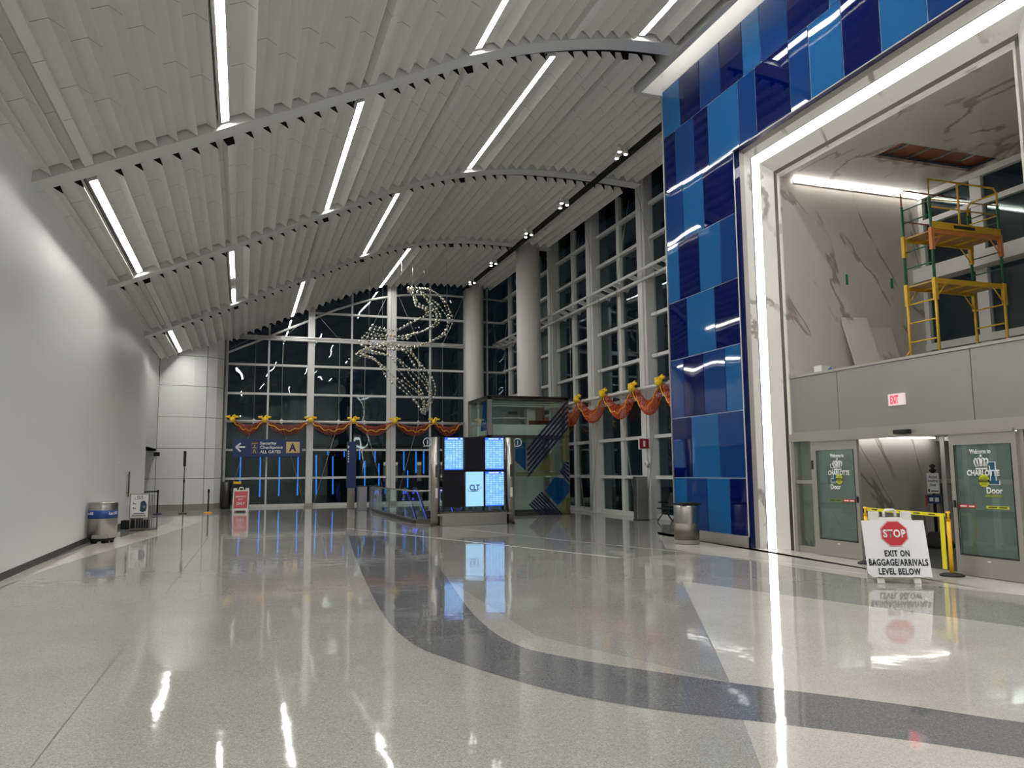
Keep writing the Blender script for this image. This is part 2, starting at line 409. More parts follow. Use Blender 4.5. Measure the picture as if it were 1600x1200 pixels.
def off(s, n):
    x, z, sl = at_s(s); return (x-math.sin(sl)*n, z+math.cos(sl)*n)
P = 0.38; S0 = 0.37 - 0.38
NP = int((ARC[-1][0]-S0)/P)
def tip_index(x):
    return min(range(NP), key=lambda k: abs(at_s(S0+(k+1)*P)[0]-x))
RIBS = [-9.5, -1.0, 7.5, 15.95, 24.4, 33.05, 42.1]

# ---------------------------------------------------------------- floor (with the escalator well) and outside ground
PIT = (5.55, 8.75, 26.35, 35.0)
def floor():
    b = MB(); x0, x1, y0, y1 = PIT
    for a in ((-8, x0, YB, YF), (x1, 15.2, YB, YF), (x0, x1, YB, y0), (x0, x1, y1, YF)):
        b.box(a[0], a[1], a[2], a[3], -0.3, 0, 'terr')
    def inlay(pts, z, m):
        b.poly([(x, y, z) for x, y in pts], m)
    # grey zone beyond the arc line, kept off the well
    z = 0.0008
    L = [(-0.8, 35.17), (0.97, 30.53), (2.3, 27.23), (3.1, 24.35), (4.49, 20.72), (7.11, 14.15), (7.2, 14.2)]
    inlay([(-0.9, 40.2)]+L[:4]+[(3.6, 23.0), (x0, 23.0), (x0, YF-.1), (-0.9, YF-.1)], z, 'terr_far')
    inlay([(3.6, 23.0), (4.49, 20.72), (7.11, 14.15), (10.6, 14.9), (10.6, 18), (XG, 18), (XG, 23)], z, 'terr_far')
    inlay([(x0, 23), (XG, 23), (XG, y0), (x0, y0)], z, 'terr_far')
    inlay([(x1, y0), (XG, y0), (XG, YF-.1), (x1, YF-.1)], z, 'terr_far')
    inlay([(x0, y1), (x1, y1), (x1, YF-.1), (x0, YF-.1)], z, 'terr_far')
    # between band and portal
    inlay([(4.49, 20.72), (7.11, 14.15), (9.3, 13.6), (9.37, 10.13), (10.06, 8.0), (10.5, 5), (9.6, 0), (1.0, 0), (2.93, 4.08), (3.85, 5.75), (3.0, 8.0), (3.2, 12.6)], z, 'terr_mid')
    inlay([(6.57, 10.99), (3.85, 5.75), (2.93, 4.08), (1.0, 0), (9.0, 0), (9.3, 5.2), (8.11, 6.48)], z*2, 'terr_pale')
    inlay([(11.06, 19.73), (8.92, 15.56), (9.18, 12.9), (9.37, 10.13), (10.06, 8.0), (10.5, 5.0), (11.3, 5.0), (11.3, 14.6), (10.62, 14.6), (10.62, 19)], z*2, 'terr_pale')
    # pale border along the left wall
    PO = [(-3.62, 13.5), (-3.35, 17.0), (-2.80, 20.8), (-2.15, 24.6), (-1.62, 28.5), (-1.40, 31.0), (-1.42, 33.0), (-1.75, 34.6), (-2.3, 35.6), (-2.75, 35.7)]
    PI_ = [(-3.745, 13.5), (-3.745, 17.5), (-3.55, 21.8), (-3.0, 25.6), (-2.6, 28.5), (-2.42, 30.6), (-2.4, 32.2), (-2.5, 33.6), (-2.7, 34.6), (-2.85, 35.3)]
    for i in range(len(PO)-1): b.poly([(*PO[i], z), (*PO[i+1], z), (*PI_[i+1], z), (*PI_[i], z)], 'terr_border')
    # charcoal band
    def smooth(p, n=6):
        o = []
        for i in range(len(p)-1):
            p0, p1, p2, p3 = Vector(p[max(i-1, 0)]), Vector(p[i]), Vector(p[i+1]), Vector(p[min(i+2, len(p)-1)])
            for k in range(n):
                t = k/n
                o.append(tuple(0.5*((2*p1)+(p2-p0)*t+(2*p0-5*p1+4*p2-p3)*t*t+(3*p1-p0-3*p2+p3)*t**3)))
        return o+[tuple(p[-1])]
    A = smooth([(2.8, 22.1), (2.2, 16.0), (1.72, 10.35), (1.68, 8.3), (1.87, 7.34), (2.35, 6.11), (2.83, 5.38), (3.48, 4.75), (4.05, 4.19), (4.5, 3.66), (5.6, 2.3), (6.5, 1.0)])
    B = smooth([(4.57, 21.12), (3.9, 17.0), (3.21, 12.63), (2.73, 9.46), (2.65, 7.77), (2.98, 6.91), (3.57, 6.07), (4.03, 5.48), (4.64, 4.78), (5.11, 4.14), (6.2, 2.8), (7.2, 1.4)])
    for i in range(len(A)-1):
        b.poly([(*A[i], z*3), (*A[i+1], z*3), (*B[i+1], z*3), (*B[i], z*3)], 'terr_dark')
    def strip(p, w, m='line'):
        for (a, c) in zip(p, p[1:]):
            d = (Vector(c)-Vector(a)).normalized(); nn = Vector((-d.y, d.x))*w/2
            b.poly([(a[0]+nn.x, a[1]+nn.y, z*4), (c[0]+nn.x, c[1]+nn.y, z*4), (c[0]-nn.x, c[1]-nn.y, z*4), (a[0]-nn.x, a[1]-nn.y, z*4)], m)
    strip([(3.11, 25.0), (7.15, 14.26)], 0.10)
    strip([(3.97, 31.2), (5.5, 26.2), (7.66, 18.42), (9.42, 13.03), (10.11, 8.04)], 0.05)
    strip([(6.57, 10.99), (3.85, 5.75)], 0.012, 'seam')
    for x in (-1.2, ):
        strip([(x, 3), (x+0.4, 25)], 0.006, 'seam')
    struct('floor', b, 'polished grey terrazzo floor with charcoal curved band', 'floor')
    g = MB(); g.box(-20, 40, YF+0.4, 75, -0.3, -0.02, 'asphalt'); g.box(15.6, 40, -10, YF+0.4, -0.3, -0.02, 'asphalt')
    struct('ground', g, 'dark pavement outside the glass walls at night', 'ground')
    p = MB(); x0, x1, y0, y1 = PIT
    p.box(x0-.15, x0, y0, y1, -5, -0.3, 'cream'); p.box(x1, x1+.15, y0, y1, -5, -0.3, 'cream')
    p.box(x0-.15, x1+.15, y1, y1+.15, -5, -0.3, 'cream'); p.box(x0-.15, x1+.15, y0-.15, y0, -5, -0.3, 'cream')
    p.box(x0-.15, x1+.15, y0-.15, y1+.15, -5.1, -5, 'terr')
    p.box(x0-.12, x0+.02, y0-.12, y1, -0.3, 0.12, 'steel_dark'); p.box(x1-.02, x1+.12, y0-.12, y1, -0.3, 0.12, 'steel_dark')
    p.box(x0+.02, x1-.02, y0-.12, y0+.02, -0.3, 0.12, 'steel')
    struct('wall_well', p, 'cream walls and steel kerb of the escalator well', 'wall')
floor()

# ---------------------------------------------------------------- ceiling
LIGHT_ROWS_A = [-0.3, 4.8, 9.0]; LIGHT_ROWS_B = [-2.69, 2.46, 7.1]
def bay_rows(k):                # k = index of the rib at the near side
    return (LIGHT_ROWS_A, LIGHT_ROWS_B) if k % 2 == 0 else (LIGHT_ROWS_B, LIGHT_ROWS_A)
FLAT, TIP = 0.175, -0.005
GAP = {3: .40, 4: .50, 5: .62}
def panel_end(k):
    return min(XG-0.55, 13.45)
def ceiling_bay(k):
    y0, y1 = RIBS[k]+0.25+GAP.get(k, .34), RIBS[k+1]-0.29
    lit, trap = bay_rows(k)
    li = [tip_index(x) for x in lit]; ti = [tip_index(x) for x in trap]
    xe = 9.9 if k < 3 else 13.45     # over the blue wall the ceiling stops at the cove
    b = MB(); n = 4
    for i in range(NP):
        s = S0+i*P
        if at_s(s+P)[0] > xe and i: break
        if i in li: pts = [(0, FLAT), (P, FLAT)]
        elif i in ti: pts = [(0, FLAT), (.15, FLAT), (.19, TIP), (.35, TIP), (.38, FLAT)]
        else: pts = [(0, FLAT), (.235, FLAT), (.365, TIP), (.376, TIP), (.38, FLAT)]
        pp = [off(max(s+a, 0), h) for a, h in pts]
        y0 = 18.08 if (k == 3 and at_s(s+P)[0] > 9.8) else RIBS[k]+0.25+GAP.get(k, .34)
        ph = 0.0 if i % 2 else 0.35
        cuts = [y0]+[y0+(y1-y0)*(j+0.6+ph)/n for j in range(n-1)]+[y1]
        for ya, yb in zip(cuts, cuts[1:]):
            for (xa, za), (xb, zb) in zip(pp, pp[1:]):
                b.poly([(xa, ya+.005, za), (xb, ya+.005, zb), (xb, yb-.005, zb), (xa, yb-.005, za)], 'ceil')
        if len(pts) > 2:
            q = [(x, y0+0.012, z) for x, z in pp[1:]]
            b.poly(q, 'gap'); b.poly([(x, y1-0.012, z) for x, y, z in q], 'gap')  # black caps paint the shade inside the hollow fin ends
        # black lining behind the sheet joints
        xa, za = off(max(s, 0), FLAT+0.03); xb, zb = off(s+P, FLAT+0.03)
        b.poly([(xa, y0, za), (xb, y0, zb), (xb, y1+.03, zb), (xa, y1+.03, za)], 'gap')
        if len(pts) > 2:
            xa, za = off(s+.24, FLAT); xt, zt = off(s+.355, TIP+.03)
            if i not in ti:
                b.poly([(xa, y0+.02, za+.015), (xt, y0+.02, zt+.015), (xt, y1-.02, zt+.015), (xa, y1-.02, za+.015)], 'gap')
    return b, li, RIBS[k]+0.25+GAP.get(k, .34), y1
CR = sroot('ceiling', 'curved ceiling of long white folded metal strips', 'ceiling')
light_places = []
for k in range(len(RIBS)-1):
    b, li, y0, y1 = ceiling_bay(k)
    b.build('strip_panels', CR)
    for i in li:
        if at_s(S0+(i+1)*P)[0] < (9.7 if k < 3 else 13): light_places.append((k, i, y0, y1))
rb = MB(); rb.box(XL-.3, 15.6, YB-.3, YF+.3, 13.2, 13.4, 'gap')
struct('roof', rb, 'dark roof deck above the strip ceiling', 'roof')
BEAM_LABEL = {3: 'nearest white curved ceiling beam in view, ending at the blue wall', 4: 'second white curved ceiling beam, in front of the round columns',
              5: 'white curved ceiling beam meeting the nearer round column'}
for k, y in enumerate(RIBS[1:-1], 1):
    b = MB(); xe = 9.8 if k <= 3 else 13.3
    xs = [XL+(xe-XL)*j/48 for j in range(49)]
    for xa, xb in zip(xs, xs[1:]):
        za, zb = prof(xa), prof(xb)
        b.hexa([(xa, y-.25, za), (xa, y+.25, za), (xa, y+.25, za+.45), (xa, y-.25, za+.45)], [(xb, y-.25, zb), (xb, y+.25, zb), (xb, y+.25, zb+.45), (xb, y-.25, zb+.45)], 'rib')
    bmesh.ops.remove_doubles(b.bm, verts=b.bm.verts[:], dist=0.0005)
    struct('ceiling_beam', b, BEAM_LABEL.get(k, 'white curved ceiling beam behind the viewpoint'), 'beam')

# linear ceiling lights: housing, lens, slot
LL = {(2, 0): 'long ceiling light strip overhead at top left, nearest row above the first beam', (2, 1): 'ceiling light strip at the top of the picture above the middle of the first beam',
      (2, 2): 'ceiling light strip at the top beside the blue wall cove',
      (3, 0): 'ceiling light strip over the left wall between first and second beam', (3, 1): 'ceiling light strip left of centre between first and second beam',
      (3, 2): 'longest bright ceiling light strip right of centre between first and second beam',
      (4, 0): 'ceiling light strip in two pieces with a dark gap between second and third beam', (4, 1): 'ceiling light strip right of centre between second and third beam',
      (4, 2): 'ceiling light strip near the side windows between second and third beam',
      (5, 0): 'short far ceiling light strip above the curved white end wall', (5, 1): 'far ceiling light strip ending above the far window wall at left',
      (5, 2): 'far ceiling light strip just above the beaded hanging sculpture'}
cnt = {}
for k, i, y0, y1 in light_places:
    j = cnt.get(k, 0); cnt[k] = j+1
    if k == 4 and j == 2: continue        # this row is unlit in the photo
    if (k, j) == (5, 0): y1 = 39.7
    s = S0+i*P
    t = thing('ceiling_light', LL.get((k, j), 'ceiling light strip in the bays behind the viewpoint'), 'ceiling light', (0, 0, 0), 0, 'linear ceiling lights')
    x, z, sl = at_s(s+P/2); cx, cz = off(s+0.20, FLAT)
    t.location = (cx, (y0+y1)/2, cz); hl = (y1-y0)/2-0.03
    rot = Matrix.Rotation(-sl, 4, 'Y')
    def piece(name, x0, x1, z0, z1, m, ya=-hl, yb=hl):
        q = MB(); q.box(x0, x1, ya, yb, z0, z1, m); bmesh.ops.transform(q.bm, matrix=rot, verts=q.bm.verts[:]); return q.build(name, t)
    piece('housing', -.10, .10, -.03, 0.0, 'ceil'); 
    for e in (-1, 1): piece('side_rail', e*.081-.008, e*.081+.008, -.092, -.03, 'ceil')  # deep rails added to keep direct light off the neighbouring fins
    for e in (-1, 1): piece('end_cap', -.09, .09, -.085, -.03, 'ceil', e*hl-.012, e*hl+.012)  # caps added to stop the lens lighting up the beam face
    if (k, j) == (4, 0):
        piece('diffuser', -.072, .072, -.056, -.03, 'led', -hl+.02, -hl+3.6); piece('diffuser', -.058, .058, -.05, -.03, 'led', -hl+5.6, hl-.02)
    else: piece('diffuser', -.072, .072, -.056, -.03, 'led', -hl+.02, hl-.02)
    piece('slot', -.155, -.135, -.012, 0.0, 'gap'); piece('slot', -.125, -.11, -.012, 0.0, 'gap')

# slot track with clusters of three small spots
b = MB(); xs_ = 11.62
b.box(xs_-.09, xs_+.09, RIBS[3]+.5, YF-.3, prof(xs_)-.10, prof(xs_)+.02, 'gap')
struct('trim_1', b, 'dark recessed track slot running along the ceiling by the side windows', 'trim')
SPN = ['nearest', 'second nearest', 'third', 'fourth', 'farthest']
for j, (x, y) in enumerate([(11.28, 21.78), (11.37, 26.82), (11.39, 30.8), (11.38, 35.8), (11.45, 39.84)]):
    t = thing('spotlight_cluster', 'cluster of three small ceiling spots, %s along the dark track slot' % SPN[j], 'spotlight', (x, y, prof(x)-.02), 0, 'ceiling spot clusters')
    for dx, dy in ((-.16, -.22), (.12, -.1), (.0, .3)):
        q = MB(); q.lathe([(.075, -.16), (.075, 0.06), (.03, .1)], (dx, dy, 0), 'white_plastic', 14); h = q.build('lamp_head', t)
        q = MB(); q.lathe([(.055, -.175), (.055, -.165)], (dx, dy, 0), 'spot', 14); q.build('lens', h)

# ---------------------------------------------------------------- walls, left and ends
b = MB(); b.box(XL-.2, XL, YB, 35.1, 0, 7.6, 'wall'); struct('wall_left', b, 'long plain light grey painted wall on the left', 'wall')
b = MB(); b.box(XL, XL+.015, YB, 35.1, 0, .13, 'base'); struct('baseboard_left', b, 'dark baseboard along the grey left wall', 'baseboard')
b = MB(); b.box(XL-.45, XL-.12, 35.1, 40.6, 2.82, 7.6, 'panelw'); b.box(-8, XL-.12, 35.1, 40.6, 2.82, 2.9, 'panelw'); b.box(-8.1, -8, 34.0, 40.6, 0, 3, 'wall'); b.box(-8, XL-.2, 34.0, 34.1, 0, 3, 'wall')
struct('wall_bulkhead', b, 'white bulkhead above the opening at the end of the left wall', 'wall')
cw = [(-8, 40.35), (-3.85, 40.35), (-3.0, 40.4), (-2.3, 40.5), (-1.75, 40.66), (-1.3, 40.95), (-1.02, 41.4), (-.95, 42.2)]
b = MB()
for (xa, ya), (xb, yb) in zip(cw, cw[1:]):
    b.hexa([(xa, ya, 0), (xb, yb, 0), (xb+.1, yb+.3, 0), (xa, ya+.3, 0)], [(xa, ya, 9), (xb, yb, 9), (xb+.1, yb+.3, 9), (xa, ya+.3, 9)], 'seam')
zs = [.27, 1.5, 2.94, 4.43, 5.94, 7.4, 9]
segs = [cw[0:2], cw[1:5], cw[4:8]]
for sg in segs:
    for z0, z1 in zip(zs, zs[1:]):
        for (xa, ya), (xb, yb) in zip(sg, sg[1:]):
            d = Vector((xb-xa, yb-ya)).normalized(); nx, ny = d.y, -d.x
            ea = .012 if (xa, ya) == sg[0] else 0; eb = .012 if (xb, yb) == sg[-1] else 0
            p = [(xa+d.x*ea+nx*.012, ya+d.y*ea+ny*.012), (xb-d.x*eb+nx*.012, yb-d.y*eb+ny*.012)]
            b.poly([(*p[0], z0+.012), (*p[1], z0+.012), (*p[1], z1-.012), (*p[0], z1-.012)], 'panelw')
    for (xa, ya), (xb, yb) in zip(sg, sg[1:]):
        d = Vector((xb-xa, yb-ya)).normalized(); nx, ny = d.y*.014, -d.x*.014
        b.poly([(xa+nx, ya+ny, 0), (xb+nx, yb+ny, 0), (xb+nx, yb+ny, .26), (xa+nx, ya+ny, .26)], 'greybase')
struct('wall_far', b, 'curved end wall of large white panels beside the far windows', 'wall')
b = MB(); b.box(XL-.2, XB, YB-.2, YB, 0, 13, 'wall'); struct('wall_back', b, 'plain wall behind the viewpoint', 'wall')

# ---------------------------------------------------------------- far window wall
FX = [-.97, 3.28, 7.55, 11.9, 14.2]
FZ = [0.06, 1.46, 2.91, 4.37, 5.81, 7.32, 8.78, 10.2]
def tube_top(x): return prof(x)-.32
FARL = ['left', 'middle', 'right', 'corner']
for j, (xa, xb) in enumerate(zip(FX, FX[1:])):
    w = sroot('window_%d' % (j+1), 'far window wall, %s bay between white posts' % FARL[j], 'window')
    b = MB(); xm = (xa+xb)/2
    b.box(xm-.045, xm+.045, YF-.10, YF+.06, 0, prof(xm)+.2, 'frame')
    for z in FZ:
        hz = .055 if z not in (.06,) else .08
        for (a, c) in ((xa, xm), (xm, xb)):
            if z < max(tube_top(a), tube_top(c)):
                b.box(a, c, YF-.07, YF+.05, z-hz, z+hz, 'frame')
    b.build('mullions', w)
    g = MB(); g.box(xa, xb, YF, YF+.03, 0, max(prof(xa), prof(xb))+.5, 'glass'); g.build('glazing', w)
    tt = MB(); n = 10
    tt.tube([(xa+(xb-xa)*i/n, YF-.12, tube_top(xa+(xb-xa)*i/n)-.1) for i in range(n+1)], .06, 'frame'); tt.build('top_tube', w)
for j, x in enumerate(FX[:-1]):
    b = MB(); hw = (.15, .17, .24, .24)[j]
    b.box(x-hw, x+hw, YF-.28, YF+.05, 0, prof(x)+.3, 'frame')
    if j == 2: b.box(x-.06, x-.04, YF-.29, YF-.27, 0, prof(x)+.2, 'seam')
    b.box(x-hw-.05, x+hw+.05, YF-.33, YF+.05, 0, .16, 'greybase')
    struct('window_post', b, ['white post at the left edge of the far windows, beside the curved wall', 'white post of the far windows beside the blue checkpoint sign', 'widest white post of the far windows, behind the beaded sculpture', 'white post of the far windows behind the far round column'][j], 'post', .01)
    
b = MB()
for z in (8.78, 8.62): b.tube([(FX[0], YF-.36, z), (FX[3], YF-.36, z)], .045, 'frame')
b.tube([(FX[0], YF-.36, 4.37), (FX[3], YF-.36, 4.37)], .055, 'frame')
br = struct('window_bracing', b, 'horizontal tubes with tension cables across the far windows', 'bracing')
nodes = [(FX[j]+dx) for j in range(3) for dx in ((2.13-.0)*.68, 2.13*1.32)]
q = MB(); dsk = MB()
for j in range(3):
    for x in (FX[j]+1.45, FX[j]+2.8):
        side = FX[j]+.25 if x < FX[j]+2 else FX[j+1]-.25
        y = YF-.38
        q.tube([(x, y, 8.7), (x, y, 4.37)], .012, 'wire', 5)
        q.tube([(x, y, 4.37), (side, y, .15)], .014, 'wire', 5)
        q.tube([(x, y, 8.75), (side, y, min(prof(side)-.3, 11.9))], .012, 'wire', 5)
        for z in (4.37, 8.72):
            dsk.hexa([(x-.14, y-.02, z), (x, y-.02, z+.14), (x+.14, y-.02, z), (x, y-.02, z-.14)], [(x-.14, y+.02, z), (x, y+.02, z+.14), (x+.14, y+.02, z), (x, y+.02, z-.14)], 'frame')
q.build('cables', br); dsk.build('gussets', br)

# ---------------------------------------------------------------- side window wall
GY = [43.2, 38.65, 34.15, 29.65, 25.08, 20.5, 16.0]
for j, (ya, yb) in enumerate(zip(GY, GY[1:])):
    ya = min(ya, YF)
    w = sroot('window_%d' % (j+5), 'side window wall bay, %s from the far corner' % ORD[j], 'window')
    b = MB(); ym = GY[j+1]+2.3
    b.box(XG-.12, XG+.06, ym-.13, ym+.13, 0, 12.6, 'frame')
    for z in FZ+[11.5]:
        hz = .06 if z > .1 else .1
        b.box(XG-.16, XG+.05, yb, ya, z-hz, z+hz, 'frame')
    b.build('mullions', w)
    g = MB(); g.box(XG, XG+.03, yb, ya, 0, 13.0, 'glass_right'); g.build('glazing', w)
for j, y in enumerate(GY[1:-1]):
    b = MB(); b.box(XG-.36, XG+.05, y-.30, y+.30, 0, 12.9, 'frame'); b.box(XG-.42, XG-.36, y-.16, y+.16, 0, 12.9, 'frame')
    struct('window_post', b, 'broad white post of the side windows, %s from the far corner' % ORD[j], 'post', .01)
b = MB()
for z, xx in ((8.85, XG-.75), (8.62, XG-.45)): b.tube([(xx, 16, z), (xx, YF-.4, z)], .06, 'frame', 8)
b.tube([(XG-.62, 16, 4.62), (XG-.62, YF-.4, 4.62)], .065, 'frame', 8)
br = struct('window_bracing', b, 'white tube truss with brackets and cables along the side windows', 'bracing')
q = MB(); c = MB()
for y0 in GY[1:-1]:
    for dy in (.2, 2.3, 1.5, 3.1):
        y = y0+dy
        q.bar((XG-.1, y, 8.62), (XG-.78, y, 8.85), .08, .16, 'frame'); q.bar((XG-.1, y, 4.55), (XG-.7, y, 4.64), .07, .12, 'frame')
        q.bar((XG-.1, y+.25, 4.66), (XG-.5, y-.2, 4.66), .20, .03, 'frame')
    for dy, sd in ((1.5, .3), (3.1, 4.2)):
        y = y0+dy; x = XG-.62
        c.tube([(x, y, 8.85), (x, y, 4.6)], .012, 'wire', 5); c.tube([(x, y, 4.6), (x, y0+sd, .12)], .013, 'wire', 5); c.tube([(x, y, 8.85), (x, y0+sd, 11.8)], .012, 'wire', 5)
q.build('brackets', br); c.build('cables', br)

for (x, y, r, l) in ((12.28, 33.3, .55, 'nearer thick round white column behind the glass lift'), (12.1, 41.62, .53, 'farther round white column in the window corner')):
    b = MB(); b.lathe([(r, 0), (r, prof(x)+.3)], (x, y, 0), 'column', 48); b.lathe([(r+.02, 0), (r+.02, .25)], (x, y, 0), 'greybase', 48)
    struct('round_column', b, l, 'column')

# ---------------------------------------------------------------- blue wall, cove, portal
PY0, PY1, PZ = 7.53, 14.85, 9.1      # portal opening in the blue face
BY0, BY1 = 2.5, 17.95
ROWZ = [.25, 1.53, 3.05, 4.57, 6.09, 7.62, PZ, 10.67, 12.0]
BL = {1: ([17.95, 17.35, 16.43, 15.51, 14.85], 'LMLD'), 2: ([17.95, 17.05, 15.85, 14.85], 'DLM'), 3: ([17.95, 17.32, 16.41, 15.49, 14.85], 'MDML'),
      4: ([17.95, 17.07, 15.84, 14.85], 'DLD'), 5: ([17.95, 17.38, 16.42, 15.5, 14.85], 'LDLM'), 6: ([17.95, 17.08, 16.14, 14.85], 'MLD'),
      7: ([17.95, 17.38, 16.47, 15.84, 14.6, 13.95, 12.8, 12.19, 11.28, 10.35, 9.35, 8.4, 7.4, 6.4, 5.4, 4.4, 3.4, BY0], 'DMDLMDMLDLMDLMDLM'),
      8: ([17.95, 17.07, 16.13, 15.24, 14.35, 13.7, 12.79, 11.56, 10.5, 9.6, 8.5, 7.6, 6.5, 5.4, 4.4, 3.4, BY0], 'LDMDLMDLMDLMDLMD')}
near = [([7.53, 6.7, 5.8, 4.6, 3.6, BY0], 'LDMLD'), ([7.53, 6.3, 5.3, 4.2, 3.2, BY0], 'DLMDL')]
wb = MB()
wb.box(XB+.02, 15.2, 14.85, BY1, 0, 12.0, 'joint'); wb.box(XB+.02, 15.2, BY0, PY0, 0, 12.0, 'joint'); wb.box(XB+.02, 15.2, PY0, PY1, PZ, 12.0, 'joint')
BW = struct('wall_right', wb, 'tall wall of glossy blue glass panels around the portal', 'wall')
pan = MB(); rnd = random.Random(3)
def bluerow(r, ys, cs):
    z0, z1 = ROWZ[r-1]+.012, ROWZ[r]-.012
    for a, c, k in zip(ys, ys[1:], cs):
        tx, ty = rnd.uniform(-.004, .004), rnd.uniform(-.004, .004); m = {'L': 'blueL', 'M': 'blueM', 'D': 'blueD'}[k]
        pan.hexa([(XB+tx, a-.014, z0), (XB-ty, c+.014, z0), (XB-tx, c+.014, z1), (XB+ty, a-.014, z1)], [(XB+.02, a-.014, z0), (XB+.02, c+.014, z0), (XB+.02, c+.014, z1), (XB+.02, a-.014, z1)], m)
for r, (ys, cs) in BL.items(): bluerow(r, ys, cs)
for r in range(1, 7): bluerow(r, *near[r % 2])
pan.build('glass_panels', BW)
bs = MB(); bs.box(XB-.01, XB+.02, 14.85, BY1+.01, 0, .25, 'alu'); bs.box(XB-.01, XB+.02, BY0, PY0, 0, .25, 'alu')
struct('baseboard_right', bs, 'brushed metal base under the blue glass wall', 'baseboard')
ed = MB(); ed.box(XB-.02, XB+.03, BY1, BY1+.04, 0, 12.2, 'alu'); struct('trim_2', ed, 'thin metal edge at the far end of the blue wall', 'trim')
# cove over the blue wall
cv = MB(); cv.box(XB, 15.2, BY0, BY1+.04, 12.0, 13.1, 'rib'); cv.box(9.8, 9.95, BY0, BY1, 11.9, 12.9, 'rib'); cv.box(9.8, XB, BY1-.02, BY1+.12, 11.9, 13.0, 'rib'); cv.box(9.9, XB+.05, BY0, BY1, 12.85, 12.95, 'rib')
struct('ceiling_cove', cv, 'white lit cove between the ceiling and the blue wall', 'cove')
t = thing('cove_light', 'hidden light line glowing in the cove above the blue wall', 'light', (10.1, 10.2, 12.75))
q = MB(); q.box(-.05, .05, -7.4, 7.6, -.03, .03, 'led_cove_hall'); q.build('diffuser', t)
q = MB(); q.box(-.07, .07, -7.4, 7.6, .03, .1, 'alu'); q.build('housing', t)

# portal frame swept round the opening
PP = [(XB-.012, 0), (10.635, 0), (10.76, .005), (10.82, .09), (10.893, .225), (10.995, .42), (11.15, .70), (11.17, .78), (11.22, .85)]
PM = ['alu', 'blueD', 'alu', 'marble_jamb', None, 'marble_jamb', 'steel_dark', 'marble_jamb']
def frame_band(b, p, q, m, dx=0.0):
    (xa, oa), (xb, ob) = p, q; xa += dx; xb += dx
    A = [(xa, PY1-oa, 0), (xa, PY1-oa, PZ-oa), (xa, PY0+oa, PZ-oa), (xa, PY0+oa, 0)]
    B = [(xb, PY1-ob, 0), (xb, PY1-ob, PZ-ob), (xb, PY0+ob, PZ-ob), (xb, PY0+ob, 0)]
    for i in range(3): b.poly([A[i], A[i+1], B[i+1], B[i]], m)
b = MB()
for i, m in enumerate(PM):
    if m is None: frame_band(b, PP[i], PP[i+1], 'gap', .06)
    else: frame_band(b, PP[i], PP[i+1], m)
struct('trim_3', b, 'splayed white marble portal frame with metal edges', 'portal')
b = MB(); frame_band(b, PP[4], PP[5], 'led_portal', .035)
o = b.build('portal_light'); tag(o, 'continuous bright light strip round the marble portal', 'light')

# recess: side walls, soffit, back glazing
RY1, RY0, RX, RZ = 14.0, 8.38, 15.2, 8.22
b = MB(); b.box(11.2, RX+.1, RY1, RY1+.2, 0, RZ+.1, 'marble')
struct('wall_recess_left', b, 'veined marble side wall of the entrance recess', 'wall')
b = MB(); b.box(11.2, RX+.1, RY0-.2, RY0, 0, RZ+.1, 'marble'); struct('wall_recess_right', b, 'marble side wall out of view at right', 'wall')
OX0, OX1, OY0, OY1 = 12.35, 15.05, 11.7, 12.45
b = MB()
for a in ((11.2, OX0, RY0, RY1), (OX1, RX, RY0, RY1), (OX0, OX1, RY0, OY0), (OX0, OX1, OY1, RY1)): b.box(a[0], a[1], a[2], a[3], RZ, RZ+.06, 'marble_ceil')
struct('ceiling_recess', b, 'veined marble soffit over the entrance recess', 'ceiling')
b = MB()
for i in range(5):
    w_ = (OX1-OX0+.3)/5; b.box(OX0-.15+i*w_, OX0-.15+(i+1)*w_-.03, OY0-.1, OY1+.1, RZ+.16, RZ+.2, 'wood')
for i in range(1, 5): b.box(OX0-.15+i*w_-.05, OX0-.15+i*w_+.02, OY0-.1, OY1+.1, RZ+.13, RZ+.16, 'wire')
struct('ceiling_backing', b, 'reddish plywood showing through the opening in the marble soffit', 'backing')
t = thing('cove_light', 'bright light line where the marble side wall meets the soffit', 'light', (13.3, RY1-.04, RZ-.07))
q = MB(); q.box(-1.75, 1.85, -.02, .02, .015, .05, 'led_cove'); q.build('diffuser', t)
q = MB(); q.box(-1.75, 1.85, .02, .04, -.03, .06, 'alu'); q.build('housing', t)
w = sroot('window_11', 'dark back window of the entrance recess behind the scaffold', 'window')
b = MB(); g = MB()
g.box(RX+.02, RX+.05, RY0, RY1, 2.6, RZ, 'glass_right'); g.build('glazing', w)
for y, hw in ((RY1-.06, .06), (12.45, .14), (10.7, .14), (8.9, .14)): b.box(RX-.06, RX+.06, y-hw, y+hw, 2.6, RZ, 'frame')
for z, hz, d in ((RZ-.06, .07, .08), (7.5, .06, .08), (6.2, .16, .35), (4.52, .08, .1), (3.78, .06, .1)): b.box(RX-d, RX+.06, RY0, RY1, z-hz, z+hz, 'frame')
b.build('mullions', w)

